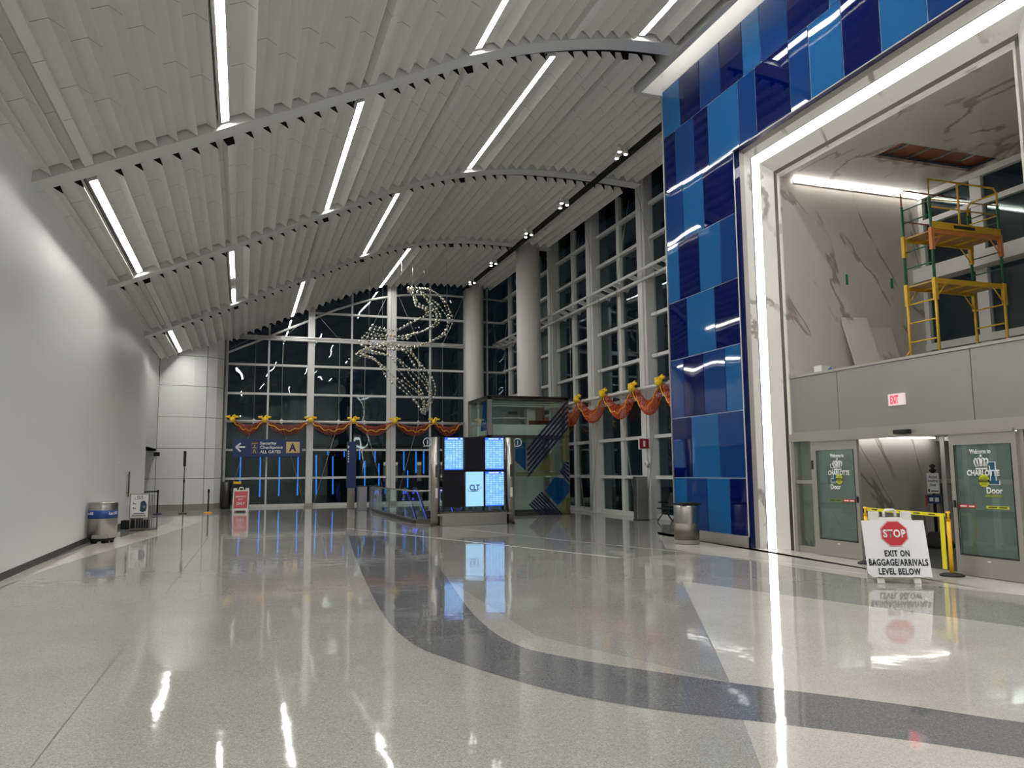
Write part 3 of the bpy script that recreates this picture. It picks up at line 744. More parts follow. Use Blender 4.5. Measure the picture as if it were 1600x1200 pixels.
# ================================================================ things
def fit(name, body, w, h, loc, m, parent, depth=0.004, bold=0.015, tilt=0.0, sp=1.0):
    """lettering scaled to a width and height, facing local -y, centred on loc"""
    o = text(name, body, 1.0, (0, 0, 0), m, None, 0.0, bold, space=sp)
    me = o.data; xs = [v.co.x for v in me.vertices]; zs = [v.co.z for v in me.vertices]
    cx, cz = (min(xs)+max(xs))/2, (min(zs)+max(zs))/2
    sx, sz = w/(max(xs)-min(xs)), h/(max(zs)-min(zs))
    ct, st = math.cos(tilt), math.sin(tilt)
    for v in me.vertices:
        x, z = (v.co.x-cx)*sx, (v.co.z-cz)*sz
        v.co = (loc[0]+x*ct+z*st, loc[1], loc[2]-x*st+z*ct)
    if depth:
        b = bmesh.new(); b.from_mesh(me)
        r = bmesh.ops.extrude_face_region(b, geom=b.faces[:])
        bmesh.ops.translate(b, vec=(0, -depth, 0), verts=[g for g in r['geom'] if isinstance(g, bmesh.types.BMVert)])
        bmesh.ops.recalc_face_normals(b, faces=b.faces[:]); b.to_mesh(me); b.free()
    if parent: o.parent = parent
    return o
CAM = S.camera.matrix_world.copy()
def at(px, py, Y):              # the point of the plane y = Y seen at a pixel of the 1600 x 1200 frame
    d = CAM.to_3x3() @ Vector(((px-800)/1221.0, -(py-600)/1221.0, -1)); o = CAM.translation
    return o+d*((Y-o.y)/d.y)

# ---- departures display
t = thing('departures_display', 'flight information display of six portrait screens between two steel posts', 'display', (7.15, 24.75, 0))
for x in (-1.27, 1.26):
    q = MB(); q.lathe([(.15, 0), (.15, 2.84)], (x, 0, 0), 'steel', 28); pst = q.build('post', t)
    q = MB(); q.lathe([(.17, 0), (.17, .03)], (x, 0, 0), 'steel_dark', 28); q.build('foot_ring', pst)
    q = MB(); q.box(x-.04, x+.04, -.165, -.13, 1.55, 1.95, 'steel_dark'); q.build('access_plate', pst)
    q = MB(); q.box(x-.035, x+.035, -.16, -.14, .9, 1.2, 'white_plastic'); q.build('socket_plate', pst)
q = MB(); q.box(-1.08, 1.1, -.16, .16, 0, .42, 'steel'); q.box(-1.1, 1.12, -.18, .18, .40, .44, 'steel_dark'); q.build('plinth', t, .01)
q = MB(); q.bar((-1.27, -.2, .36), (1.26, -.2, .36), .04, .06, 'steel'); q.build('front_rail', t)
q = MB()
for x in (-1.0, -.33, .35, 1.02): q.box(x-.02, x+.02, -.02, .10, .42, 2.84, 'black')
q.box(-1.12, 1.12, .0, .08, 1.70, 1.80, 'black'); q.build('mounting_frame', t)
cols = [(-1.0, -.36), (-.30, .33), (.37, 1.03)]; rws = [(1.77, 2.84), (.59, 1.73)]
kinds = [['dep', 'off', 'dep'], ['off', 'logo', 'dep']]
for ri, (z0, z1) in enumerate(rws):
    for ci, (x0, x1) in enumerate(cols):
        kd = kinds[ri][ci]
        q = MB(); q.box(x0, x1, -.09, -.01, z0, z1, 'black'); sc = q.build('screen', t, .004)
        sc['label'] = {'dep': 'lit departures table screen', 'off': 'dark switched-off screen', 'logo': 'pale blue screen with airport logo'}[kd]
        e = .014
        if kd == 'off':
            q = MB(); q.box(x0+e, x1-e, -.094, -.09, z0+e, z1-e, 'scr_off'); q.build('panel', sc)
        elif kd == 'logo':
            q = MB(); q.box(x0+e, x1-e, -.094, -.09, z0+e, z1-e, 'scr_light'); q.build('panel', sc)
            cx, cz = (x0+x1)/2, (z0+z1)/2+.05
            fit('lettering', 'CLT', .34, .19, (cx, -.096, cz), 'scr_logo', sc, .002, .028)
            q = MB(); q.tube([(cx+.24*math.cos(a), -.098, cz-.03+.075*math.sin(a)+.18*.24*math.cos(a)) for a in [R(150+j*24) for j in range(11)]], .006, 'scr_logo', 5)
            q.box(cx-.13, cx+.13, -.097, -.095, cz-.13, cz-.115, 'scr_logo'); q.build('swoosh', sc)
        else:
            q = MB(); q.box(x0+e, x1-e, -.094, -.09, z0+.05, z1-.09, 'scr_grid'); q.build('table', sc)
            q = MB(); q.box(x0+e, x1-e, -.095, -.09, z1-.09, z1-.012, 'scr_head'); hd = q.build('header', sc)
            q = MB(); q.box(x0+e, x1-e, -.095, -.09, z0+.012, z0+.05, 'scr_head'); q.build('footer', sc)
            fit('lettering', 'DEPARTURES', .34, .035, ((x0+x1)/2-.03, -.096, z1-.05), 'scr_text', hd, .002, .02)
            q = MB(); q.box(x1-.10, x1-.03, -.098, -.095, z1-.065, z1-.035, 'scr_text'); q.build('clock', hd)
def info_sign(x, z, par):
    q = MB(); q.box(x-.19, x+.19, -.01, .01, z-.2, z+.2, 'clearglass'); sg = q.build('info_sign', par); sg['label'] = 'clear plate with white information bubble'
    q = MB(); q.tube([(x+.13*math.cos(R(a)), -.02, z+.02+.13*math.sin(R(a))) for a in range(-110, 221, 15)], .013, 'signwhite', 6)
    q.tube([(x-.045, -.02, z-.10), (x-.13, -.02, z-.14), (x-.10, -.02, z-.07)], .013, 'signwhite', 6); q.build('bubble', sg)
    fit('lettering', 'i', .028, .15, (x, -.015, z+.02), 'signwhite', sg, .01, .03)
info_sign(-1.54, 2.66, t); info_sign(1.54, 2.66, t)

# ---- escalator well balustrades and escalators
x0, x1, y0, y1 = PIT
t = thing('glass_balustrade', 'glass balustrade with steel handrail around the escalator well', 'balustrade', (0, 0, 0))
def balus(p, q_, n):
    p, q_ = Vector(p), Vector(q_); d = (q_-p)
    for i in range(n):
        a, b_ = p+d*(i/n+.004), p+d*((i+1)/n-.004)
        g = MB(); g.bar((a.x, a.y, .58), (b_.x, b_.y, .58), .02, .96, 'clearglass'); g.build('glass_panel', t)
    r_ = MB(); r_.tube([(p.x, p.y, 1.08), (q_.x, q_.y, 1.08)], .028, 'steel', 10); r_.build('handrail', t)
    s_ = MB(); s_.bar((p.x, p.y, .11), (q_.x, q_.y, .11), .06, .08, 'steel'); s_.build('base_shoe', t)
balus((x0-.06, y0-.06), (x0-.06, y1), 5); balus((x1+.06, y0-.06), (x1+.06, y1), 5); balus((x0-.06, y0-.06), (x1+.06, y0-.06), 2)
for j, ex in enumerate((6.25, 7.95)):
    t = thing('escalator', ['escalator going down, next to the left glass balustrade', 'escalator going down, behind the departures screens'][j], 'escalator', (ex, 0, 0), 0, 'escalators in the floor opening')
    q = MB(); y = y1-.4; z = 0.0
    for i in range(20):
        q.box(-.5, .5, y-.36, y, z-.3, z, 'steel_dark'); y -= .36; z -= .2
    q.build('steps', t)
    for sx in (-.62, .62):
        path = [(sx, y1+.25, .55), (sx, y1+.3, .8), (sx, y1+.1, .98), (sx, y1-.5, .98), (sx, y1-.9, .85), (sx, y1-7.2, -2.75)]
        q = MB(); q.tube(path, .045, 'rubber', 8); hr = q.build('handrail', t)
        q = MB(); q.tube([(sx, b_, c-.09) for a, b_, c in path], .02, 'led_violet', 6); q.build('light_line', hr)
        q = MB(); q.hexa([(sx-.02, y1+.2, 0), (sx-.02, y1+.2, .9), (sx-.02, y1-.5, .9), (sx-.02, y1-7.2, -2.8), (sx-.02, y1-7.2, -3.7), (sx-.02, y1-.5, 0)],
               [(sx+.02, y1+.2, 0), (sx+.02, y1+.2, .9), (sx+.02, y1-.5, .9), (sx+.02, y1-7.2, -2.8), (sx+.02, y1-7.2, -3.7), (sx+.02, y1-.5, 0)], 'clearglass'); q.build('side_panel', t)
for j, (nx, ny) in enumerate(((5.15, 36.0), (5.72, 36.1))):
    t = thing('steel_bollard_cabinet', ['brushed steel box post just right of the blue pylon', 'brushed steel box post by the head of the escalator'][j], 'cabinet', (nx, ny, 0), 0, 'steel posts at the escalator head')
    q = MB(); q.box(-.2, .2, -.25, .25, 0, 1.08, 'steel'); q.build('body', t, .02)
    q = MB(); q.box(-.22, .22, -.27, .27, 1.08, 1.12, 'steel_dark'); q.build('cap', t)

# ---- glass lift
M['film_olive_g'] = glassmat('olive film glass', tint=(0.7, 0.75, 0.6, 1), base=0.04, film=srgb(120, 118, 70), film_amt=0.40)
M['film_blue_g'] = glassmat('blue film glass', tint=(0.4, 0.55, 0.8, 1), base=0.04, film=srgb(10, 66, 116), film_amt=0.6)
M['liftglass'] = glassmat('lift glass', tint=(0.86, 0.90, 0.88, 1), base=0.05)
LX0, LX1, LY0, LY1, LH = 8.91, 12.3, 28.8, 31.6, 4.6
t = thing('glass_lift', 'glass lift tower with diagonal blue and olive stripes in front of the round column', 'lift', (LX0, LY0, 0))
LW, LD = LX1-LX0, LY1-LY0
q = MB()
for x in (0.08, LW-.08):
    for y in (0.08, LD-.08): q.box(x-.08, x+.08, y-.08, y+.08, 0, LH, 'steel')
for z in (0.06, 3.06, LH-.04):
    q.box(0, LW, 0, .12, z-.06, z+.06, 'steel_dark'); q.box(0, LW, LD-.12, LD, z-.06, z+.06, 'steel_dark'); q.box(0, .12, 0, LD, z-.06, z+.06, 'steel_dark'); q.box(LW-.12, LW, 0, LD, z-.06, z+.06, 'steel_dark')
q.box(0, LW, 0, LD, LH-.02, LH+.05, 'steel_dark'); q.build('frame', t)
for nm, a in (('front_glass', (.16, LW-.16, .04, .06)), ('side_glass', (.04, .06, .16, LD-.16)), ('side_glass', (LW-.06, LW-.04, .16, LD-.16))):
    q = MB(); q.box(a[0], a[1], a[2], a[3], .1, LH-.08, 'liftglass'); q.build(nm, t)
q = MB(); q.box(.12, LW-.12, LD-.2, LD-.14, .1, LH-.1, 'elev_in'); q.box(.3, LW-.2, .35, LD-.3, 3.14, 3.55, 'elev_in')
for z in (4.28, 4.36, 4.44): q.box(.2, LW-.2, .3, .36, z-.025, z+.025, 'elev_in')
q.build('machine_room', t)
q = MB(); q.bar((.35, .9, 3.85), (2.0, .9, 3.85), .06, .05, 'signwhite'); q.box(1.1, 1.6, 1.0, 1.5, 3.6, 4.1, 'steel'); q.box(1.15, 1.55, .98, 1.0, 4.0, 4.12, 'steel_dark'); q.box(1.95, 2.3, .9, 1.3, 3.56, 4.2, 'signwhite'); q.box(2.0, 2.9, .8, 1.4, 3.56, 3.75, 'steel_dark'); q.build('machinery', t)
q = MB(); q.box(.7, 1.9, LD-.3, LD-.22, .1, 2.2, 'steel_dark'); q.box(.75, 1.28, LD-.33, LD-.3, .12, 2.15, 'alu'); q.box(1.32, 1.85, LD-.33, LD-.3, .12, 2.15, 'alu'); q.build('lift_door', t)
def ez(x, y): return (((660+x/5.333)-762)*.02683, (804-(600+y/5.333))*.02525)
def film(name, pts, m, yy=-.006, th=.006):
    q = MB(); P2 = [ez(*p) for p in pts]
    P2 = [(min(max(x, .02), LW-.02), z) for x, z in P2]
    q.hexa([(x, yy, z) for x, z in P2], [(x, yy+th, z) for x, z in P2], m); return q.build(name, t)
for k in range(6): film('navy_stripe', [(1205, 135+k*44), (1214, 148+k*44), (866, 560+k*44), (860, 540+k*44)], 'film_navy')
for k in range(5): film('navy_stripe', [(1130+k*12, 730-k*18), (1142+k*12, 718-k*18), (1222, 800-k*36), (1222, 824-k*36)], 'film_navy')
for k in range(7): film('navy_stripe', [(870+k*16, 1000-k*16), (882+k*16, 990-k*16), (985+k*28, 1084), (965+k*28, 1084)], 'film_navy')
film('blue_field', [(1085, 780), (1165, 790), (1222, 840), (1222, 905), (1110, 1010), (1010, 890)], 'film_blue_g', -.004, .004)
film('blue_field', [(765, 450), (850, 500), (850, 725), (765, 640)], 'film_blue_g', -.004, .004)
film('olive_band', [(765, 735), (1100, 735), (1115, 752), (1100, 768), (765, 768)], 'film_olive_g', -.004, .004)
film('olive_field', [(1215, 300), (1222, 640), (1160, 640), (1150, 470), (1190, 400)], 'film_olive_g', -.004, .004)
film('olive_field', [(950, 700), (1080, 560), (1080, 728), (950, 728)], 'film_olive_g', -.004, .004)
film('olive_field', [(1222, 930), (1222, 1084), (1130, 1084), (1120, 1030)], 'film_olive_g', -.004, .004)
q = MB(); q.hexa([(-.002, .25, 3.3), (-.002, 1.0, 3.3), (-.002, .55, 4.4), (-.002, .25, 4.4)], [(.04, .25, 3.3), (.04, 1.0, 3.3), (.04, .55, 4.4), (.04, .25, 4.4)], 'film_blue_g'); q.build('blue_field', t)

# ---- hanging sign, pylon
t = thing('checkpoint_sign', 'blue overhead sign pointing left to the security checkpoint and gates', 'sign', (1.2, 41.78, 2.54))
q = MB(); q.box(-1.69, 1.69, -.05, .05, 0, .9, 'navy'); q.build('panel', t, .01)
q = MB(); q.box(-1.42, -1.36, .05, .45, .34, .40, 'wire'); q.box(1.36, 1.42, .05, .45, .34, .40, 'wire'); q.build('bracket', t)
def sx(x): return -1.69+(x-290)/910*3.38
def sz(y): return .9-(y-140)/230*.9
q = MB()
def stroke(b, pts, w, m, y=-.056, th=.008):
    for a, c in zip(pts, pts[1:]): b.bar((a[0], y, a[1]), (c[0], y, c[1]), th, w, m)
stroke(q, [(sx(335), sz(243)), (sx(450), sz(243))], .085, 'signwhite'); stroke(q, [(sx(392), sz(192)), (sx(330), sz(243)), (sx(392), sz(300))], .08, 'signwhite'); q.build('arrow', t)
q = MB(); stroke(q, [(sx(533), sz(325)), (sx(533), sz(180)), (sx(607), sz(180)), (sx(607), sz(325))], .06, 'tan'); stroke(q, [(sx(530), sz(187)), (sx(610), sz(187))], .10, 'tan')
q.sphere((sx(570), -.055, sz(226)), .045, 'tan', 12, 8, (1, .2, 1)); stroke(q, [(sx(570), sz(240)), (sx(570), sz(280))], .10, 'tan'); stroke(q, [(sx(545), sz(258)), (sx(570), sz(243)), (sx(595), sz(258))], .035, 'tan')
stroke(q, [(sx(566), sz(275)), (sx(552), sz(322))], .045, 'tan'); stroke(q, [(sx(574), sz(275)), (sx(588), sz(322))], .045, 'tan'); q.build('scanner_symbol', t)
for s_, a, c, d, e in (('Security', 640, 857, 172, 222), ('Checkpoint', 640, 940, 226, 274), ('ALL GATES', 640, 915, 284, 325)):
    fit('lettering', s_, sx(c)-sx(a), sz(d)-sz(e), ((sx(a)+sx(c))/2, -.052, (sz(d)+sz(e))/2), 'signwhite', t, .004, .03)
q = MB(); q.box(sx(985), sx(1165), -.058, -.05, sz(320), sz(172), 'tan'); ap = q.build('gate_plate', t)
fit('lettering', 'A', sx(1120)-sx(1022), sz(195)-sz(300), ((sx(1022)+sx(1120))/2, -.06, sz(247)), 'navy', ap, .003, .035)

t = thing('sign_pylon', 'narrow blue pylon on a steel foot left of the escalator', 'pylon', (4.88, 37.7, 0))
q = MB(); q.box(-.17, .17, -.1, .1, 0, 1.0, 'steel'); q.build('foot', t, .01)
q = MB(); q.box(-.21, .21, -.13, .13, 1.0, 3.17, 'navy'); pb = q.build('panel', t, .01)
q = MB()
q.hexa([(-.19, -.135, 2.85), (-.19, -.135, 3.0), (-.11, -.135, 2.925)], [(-.19, -.13, 2.85), (-.19, -.13, 3.0), (-.11, -.13, 2.925)], 'signwhite')
for k in range(5): q.box(-.18, -.13, -.135, -.13, 2.2+k*.12, 2.27+k*.12, 'signwhite')
q.build('marks', pb)

# ---- A-frame signs
def aframe(name, label, x, y, rz, w, h, spread, facem, th=.03):
    t = thing(name, label, 'sign', (x, y, 0), rz)
    a = math.atan2(spread, h)
    for sgn, nm in ((-1, 'front_panel'), (1, 'rear_panel')):
        q = MB()
        for x0_, x1_, z0_, z1_, m in ((-w/2, w/2, .10, h, facem if sgn < 0 else 'white_plastic'), (-w/2, -w/2+.10, 0, .10, 'white_plastic'), (w/2-.10, w/2, 0, .10, 'white_plastic'), (-w/2, w/2, .07, .10, 'white_plastic')):
            q.box(x0_, x1_, -th/2, th/2, z0_, z1_, m)
        bmesh.ops.transform(q.bm, matrix=Matrix.Translation((0, sgn*(.02+spread), 0)) @ Matrix.Rotation(sgn*a, 4, 'X'), verts=q.bm.verts[:])
        q.build(nm, t, .006)
    q = MB()
    for sx_ in (-1, 1): q.box(sx_*w*.38-w*.11, sx_*w*.38+w*.11, -.05, .05, h-.06, h+.06, 'white_plastic')
    q.build('hinge_caps', t, .008)
    q = MB(); q.tube([(-.085, 0, h-.02), (-.085, 0, h+.06), (-.06, 0, h+.085), (.06, 0, h+.085), (.085, 0, h+.06), (.085, 0, h-.02)], .022, 'white_plastic', 8); q.build('handle', t)
    return t, a
def lean(o, a, spread):       # put a front-facing child into the front panel's slope
    o.data.transform(Matrix.Translation((0, -(.02+spread), 0)) @ Matrix.Rotation(-a, 4, 'X')); return o
t, a = aframe('stop_sign_board', 'white folding floor sign with red stop octagon in front of the doors', 9.55, 9.75, R(-27), .62, 1.0, .26, 'white_plastic')
rollm = Matrix.Translation((.01, 0, .52)) @ Matrix.Rotation(R(-0.3), 4, 'Y')
q = MB(); c = .07; pts = [(-.455+c, -.43), (.455, -.43), (.455, .43), (-.455, .43), (-.455, -.43+c*.8)]
q.hexa([(x, -.03, z) for x, z in pts], [(x, -.018, z) for x, z in pts], 'board'); fb = q.build('face_board', t)
kids = [fb]
def octo(r, m, y, nm):
    q = MB(); pp = [(r*math.cos(R(22.5+45*k)), r*math.sin(R(22.5+45*k))+.225) for k in range(8)]
    q.hexa([(x, y-.004, z) for x, z in pp], [(x, y, z) for x, z in pp], m); o = q.build(nm, fb); kids.append(o); return o
octo(.212, 'red', -.030, 'octagon'); octo(.205, 'board', -.0325, 'octagon_rim'); octo(.198, 'red', -.035, 'octagon')
kids.append(fit('lettering', 'STOP', .325, .125, (0, -.040, .225), 'board', fb, .003, .035, sp=1.1))
for s_, w_, z_ in (('EXIT ON', .36, -.075), ('BAGGAGE/ARRIVALS', .85, -.21), ('LEVEL BELOW', .60, -.345)):
    kids.append(fit('lettering', s_, w_, .098 if '/' not in s_ else .105, (0, -.032, z_), 'text_black', fb, .003, .036, sp=1.13))
for o in kids:
    o.data.transform(Matrix.Translation((0, -.015, 0)) @ rollm)
    lean(o, a, .26)
t, a = aframe('exit_sign_board', 'red folding floor sign for the emergency exit by the far windows', -.02, 37.75, R(-6), .68, 1.0, .25, 'white_plastic')
q = MB(); q.box(-.29, .29, -.022, -.016, .17, .95, 'red_sign'); rb_ = q.build('face_panel', t); lean(rb_, a, .25)
for s_, w_, h_, z_ in (('EMERGENCY', .46, .075, .70), ('EXIT', .20, .07, .57), ('ONLY', .36, .13, .38)):
    lean(fit('lettering', s_, w_, h_, (0, -.024, z_), 'signwhite', rb_, .003, .02), a, .25)

# ---- bins
t = thing('round_bin', 'round steel bin with blue label band against the left wall', 'bin', (-3.37, 22.75, 0))
q = MB(); q.lathe([(.30, .12), (.345, .13), (.345, .96), (.335, .98), (.345, 1.0), (.335, 1.03), (.27, 1.035)], (0, 0, 0), 'steel', 40); body = q.build('body', t)
q = MB(); q.lathe([(.348, .62), (.348, .83)], (0, 0, 0), 'binblue', 40); band = q.build('label_band', t)
q = MB(); q.lathe([(.28, .05), (.32, .12)], (0, 0, 0), 'black', 24)
for k in range(5):
    a_ = R(72*k+20); q.lathe([(.05, 0), (.05, .1)], (.23*math.cos(a_), .26*math.sin(a_), 0), 'black', 10)
q.build('wheeled_base', t)
q = MB(); q.bar((-.18, -.33, .17), (.18, -.33, .17), .06, .09, 'steel'); q.build('foot_pedal', t)
for ang in (-52, 52):
    o = fit('lettering', 'Landfill', .26, .075, (0, 0, .755), 'signwhite', band, .0, .03)
    for v in o.data.vertices:
        th_ = R(-90+ang)+v.co.x/.35; v.co = (.351*math.cos(th_), .351*math.sin(th_), v.co.z)
t = thing('round_bin', 'round steel bin with black lid beside the blue wall', 'bin', (9.95, 16.35, 0))
q = MB(); q.lathe([(.27, 0), (.29, .02), (.29, .86), (.27, .9)], (0, 0, 0), 'steel', 36); q.build('body', t)
q = MB(); q.lathe([(.293, .10), (.293, .48)], (0, 0, 0), 'perf', 36); q.build('perforated_band', t)
q = MB(); q.box(-.25, .25, -.25, .25, .90, .95, 'black'); q.box(-.10, .22, -.12, .12, .95, .965, 'rubber'); q.build('lid', t, .012)
t = thing('steel_bin', 'tall slim steel bin between the far windows and red floor sign', 'bin', (-.72, 41.35, 0))
q = MB(); q.lathe([(.2, 0), (.2, 1.28), (.16, 1.32)], (0, 0, 0), 'steel_dark', 24); q.build('body', t)
q = MB(); q.lathe([(.205, 0), (.205, .06)], (0, 0, 0), 'black', 24); q.build('base_ring', t)
t = thing('service_cart', 'dark cart with a yellow top behind the red floor sign', 'cart', (-.15, 41.35, 0))
q = MB(); q.box(-.22, .22, -.2, .2, .08, 1.2, 'black'); q.build('body', t, .02)
q = MB(); q.box(-.25, .12, -.22, .22, 1.2, 1.32, 'yellow'); q.build('lid', t, .01)
q = MB()
for x in (-.16, .16): q.cyl((x, -.12, .05), (x, .12, .05), .05, 'rubber', 10)
q.build('wheels', t)
t = thing('steel_box_post', 'tall square steel cabinet standing before the side windows', 'cabinet', (13.12, 24.5, 0), R(-8))
q = MB(); q.box(-.2, .2, -.2, .2, 0.02, 1.5, 'steel'); q.build('body', t, .015)
q = MB(); q.box(-.22, .22, -.22, .22, 0, .03, 'steel_dark'); q.build('base_plate', t)
t = thing('bench_seat', 'black bench seat half hidden behind the end of the blue wall', 'bench', (13.45, 23.0, 0), R(90))
q = MB(); q.hexa([(-.6, -.25, .40), (-.6, .2, .42), (-.6, .22, .46), (-.6, -.27, .45)], [(.6, -.25, .40), (.6, .2, .42), (.6, .22, .46), (.6, -.27, .45)], 'black'); q.build('seat', t, .01)
q = MB(); q.hexa([(-.6, -.22, .5), (-.6, -.17, .5), (-.6, -.32, .95), (-.6, -.36, .95)], [(.6, -.22, .5), (.6, -.17, .5), (.6, -.32, .95), (.6, -.36, .95)], 'black'); q.build('backrest', t, .01)
for x in (-.45, .45):
    q = MB(); q.tube([(x, -.28, .02), (x, -.1, .25), (x, 0, .4)], .025, 'steel_dark', 8); q.tube([(x, .28, .02), (x, .12, .22), (x, 0, .4)], .025, 'steel_dark', 8); q.build('leg', t)
q = MB(); q.tube([(-.6, -.28, .62), (-.6, .15, .64)], .025, 'black', 8); q.tube([(.6, -.28, .62), (.6, .15, .64)], .025, 'black', 8); q.build('armrest', t)

# ---- stanchions
def stanchion(label, x, y, m, h=1.0, basem='rubber', rz=0.0, r=.032, name='belt_post'):
    t = thing(name, label, 'stanchion', (x, y, 0), rz)
    q = MB(); q.lathe([(.18, 0), (.18, .025), (.15, .04), (.05, .055)], (0, 0, 0), basem, 28); q.build('base', t)
    q = MB(); q.lathe([(r, .05), (r, h-.16)], (0, 0, 0), m, 18); q.build('post', t)
    q = MB(); q.lathe([(r+.004, h-.16), (r+.004, h-.01), (r-.006, h)], (0, 0, 0), m, 18); hd = q.build('belt_head', t)
    q = MB()
    for a_ in range(4):
        c, s_ = math.cos(R(90*a_)), math.sin(R(90*a_)); q.box(c*(r+.002)-.009, c*(r+.002)+.009, s_*(r+.002)-.009, s_*(r+.002)+.009, h-.12, h-.03, 'black')
    q.build('belt_slots', hd)
    return t
ya = stanchion('yellow belt post on a black rubber base beside the stop sign', 10.83, 9.83, 'yellow', 1.03)
yb = stanchion('yellow belt post mostly hidden behind the stop sign', 10.83, 11.62, 'yellow', 1.03)
q = MB(); q.bar((0, .04, .96), (0, 1.75, .99), .012, .055, 'belt'); q.box(-.03, -.02, .06, .145, .10, .97, 'belt'); bl = q.build('belt', ya); bl['label'] = 'yellow caution belt with dark print'
q = MB()
for k in range(5):
    yk = .25+k*.31; q.bar((-.007, yk, .96+.0175*yk), (-.007, yk+.13, .96+.0175*(yk+.13)), .004, .02, 'text_black')
q.build('belt_print', bl)
stanchion('black belt post behind the bag sizer frame', -3.42, 37.2, 'black', 1.05, 'navy', 0)
bs_ = [o for o in bpy.data.objects if o.get('label') == 'black belt post behind the bag sizer frame'][0]
q = MB(); q.bar((-.04, 0, .98), (-1.6, .1, .94), .012, .06, 'black'); q.build('belt', bs_)
stanchion('short black belt post on a yellow base before the curved end wall', -1.38, 37.3, 'black', 1.05, 'yellow')
t = stanchion('very tall thin black post with narrow sign before the curved end wall', -2.4, 37.25, 'black', 1.5, 'steel_dark', 0, .028, 'sign_post')
q = MB(); q.lathe([(.02, 1.5), (.02, 2.1)], (0, 0, 0), 'black', 12); q.box(-.05, .05, -.12, .12, 2.05, 2.72, 'black'); q.build('sign_blade', t)

# ---- bag sizer frame
t = thing('bag_sizer', 'metal carry-on bag sizer frame with printed airport board near left wall', 'bag sizer', (-2.88, 26.95, 0), R(-22))
q = MB()
for x in (-.34, .34):
    for y in (-.12, .2): q.bar((x, y, .02), (x, y, 1.12 if y < 0 else .42), .025, .025, 'steel')
for z in (.05, .40): q.bar((-.34, -.12, z), (.34, -.12, z), .025, .025, 'steel'); q.bar((-.34, .2, z), (.34, .2, z), .025, .025, 'steel')
for x in (-.34, .34):
    for z in (.05, .4): q.bar((x, -.12, z), (x, .2, z), .025, .025, 'steel')
for k in range(7): q.bar((-.25+k*.083, .2, .05), (-.25+k*.083, .2, .4), .014, .014, 'steel')
q.box(-.34, .34, -.12, .2, .02, .045, 'steel'); q.build('frame', t)
q = MB(); q.box(-.34, .24, -.15, -.135, .40, 1.12, 'board'); bd = q.build('board', t)
q = MB(); q.box(-.36, -.33, -.155, -.125, .38, 1.14, 'steel'); q.box(.23, .26, -.155, -.125, .38, 1.14, 'steel'); q.box(-.36, .26, -.155, -.125, 1.11, 1.14, 'steel'); q.box(-.36, .26, -.155, -.125, .38, .41, 'steel'); q.build('board_frame', t)
fit('lettering', 'CLT', .19, .09, (-.03, -.152, 1.03), 'text_black', bd, .002, .025)
q = MB(); q.tube([(-.03+.17*math.cos(R(150+j*22)), -.154, 1.01+.05*math.sin(R(150+j*22))+.02*math.cos(R(150+j*22))) for j in range(11)], .004, 'text_black', 5); q.build('swoosh', bd)
q = MB(); pts = [(-.02, .60), (.06, .57), (.17, .61), (.19, .80), (.14, .90), (.08, .93), (-.01, .88)]; q.hexa([(x, -.156, z) for x, z in pts], [(x, -.15, z) for x, z in pts], 'bagblue'); q.box(.08, .14, -.158, -.156, .70, .77, 'greybase'); q.build('printed_bag', bd)
q = MB()
for z in (.84, .70): q.box(-.25, -.22, -.152, -.15, z-.03, z+.03, 'text_black'); q.box(-.20, -.16, -.152, -.15, z-.03, z+.0, 'text_black')
q.box(-.22, .12, -.152, -.15, .52, .54, 'navy'); q.box(-.28, .17, -.151, -.15, .44, .50, 'greybase'); q.build('printed_marks', bd)
t = thing('floor_box', 'low black box on the floor behind the bag sizer at the wall', 'box', (-3.3, 28.0, 0))
q = MB(); q.box(-.3, .5, -.25, .25, 0.0, .28, 'black'); q.build('body', t, .02)
q = MB(); q.box(-.05, .3, -.15, .15, .28, .36, 'rubber'); q.build('lid', t, .01)

# ---- fittings on the left wall and posts
t = thing('wall_strobe', 'small white alarm strobe high on the left wall', 'alarm', (XL, 27.65, 2.12))
q = MB(); q.box(0, .03, -.06, .06, -.09, .09, 'white_plastic'); q.build('base', t, .005)
q = MB(); q.box(.03, .06, -.035, .035, -.05, .05, 'signwhite'); q.build('lens', t, .008)
t = thing('pull_bar', 'long vertical grey pull bar standing off the left wall', 'handle', (XL, 29.95, 1.40))
q = MB(); q.box(.05, .085, -.09, .09, -.42, .42, 'steel_dark'); q.build('bar', t, .008)
q = MB(); q.box(0, .05, -.02, .02, -.32, -.28, 'steel'); q.box(0, .05, -.02, .02, .28, .32, 'steel'); q.build('bracket', t)
t = thing('wall_dispenser', 'small white dispenser box on the left wall behind the bag sizer', 'dispenser', (XL, 30.3, .85))
q = MB(); q.box(0, .25, -.12, .12, -.2, .12, 'white_plastic'); q.build('body', t, .01)
q = MB(); q.box(0, .45, -.14, .14, .14, .165, 'steel'); q.build('shelf', t)
t = thing('wall_camera', 'black camera on a white arm in the opening at the wall end', 'camera', (-3.85, 38.2, 2.5))
q = MB(); q.tube([(-.25, 0, -.08), (.1, 0, -.05), (.22, 0, .05)], .035, 'white_plastic', 8); q.bar((.22, 0, .05), (.22, 0, .32), .03, .03, 'white_plastic'); q.build('arm', t)
q = MB(); q.box(.1, .34, -.12, .12, .02, .2, 'black'); q.build('body', t, .015)
t = thing('fire_alarm_pull', 'red fire alarm pull box on the white post by the curved wall', 'fire alarm', (-1.03, YF-.29, 2.5))
q = MB(); q.box(-.11, .11, -.05, 0, -.15, .15, 'alarm'); q.build('box', t, .01)
q = MB(); q.box(-.03, .03, -.06, -.05, -.09, .09, 'signwhite'); q.build('handle', t)
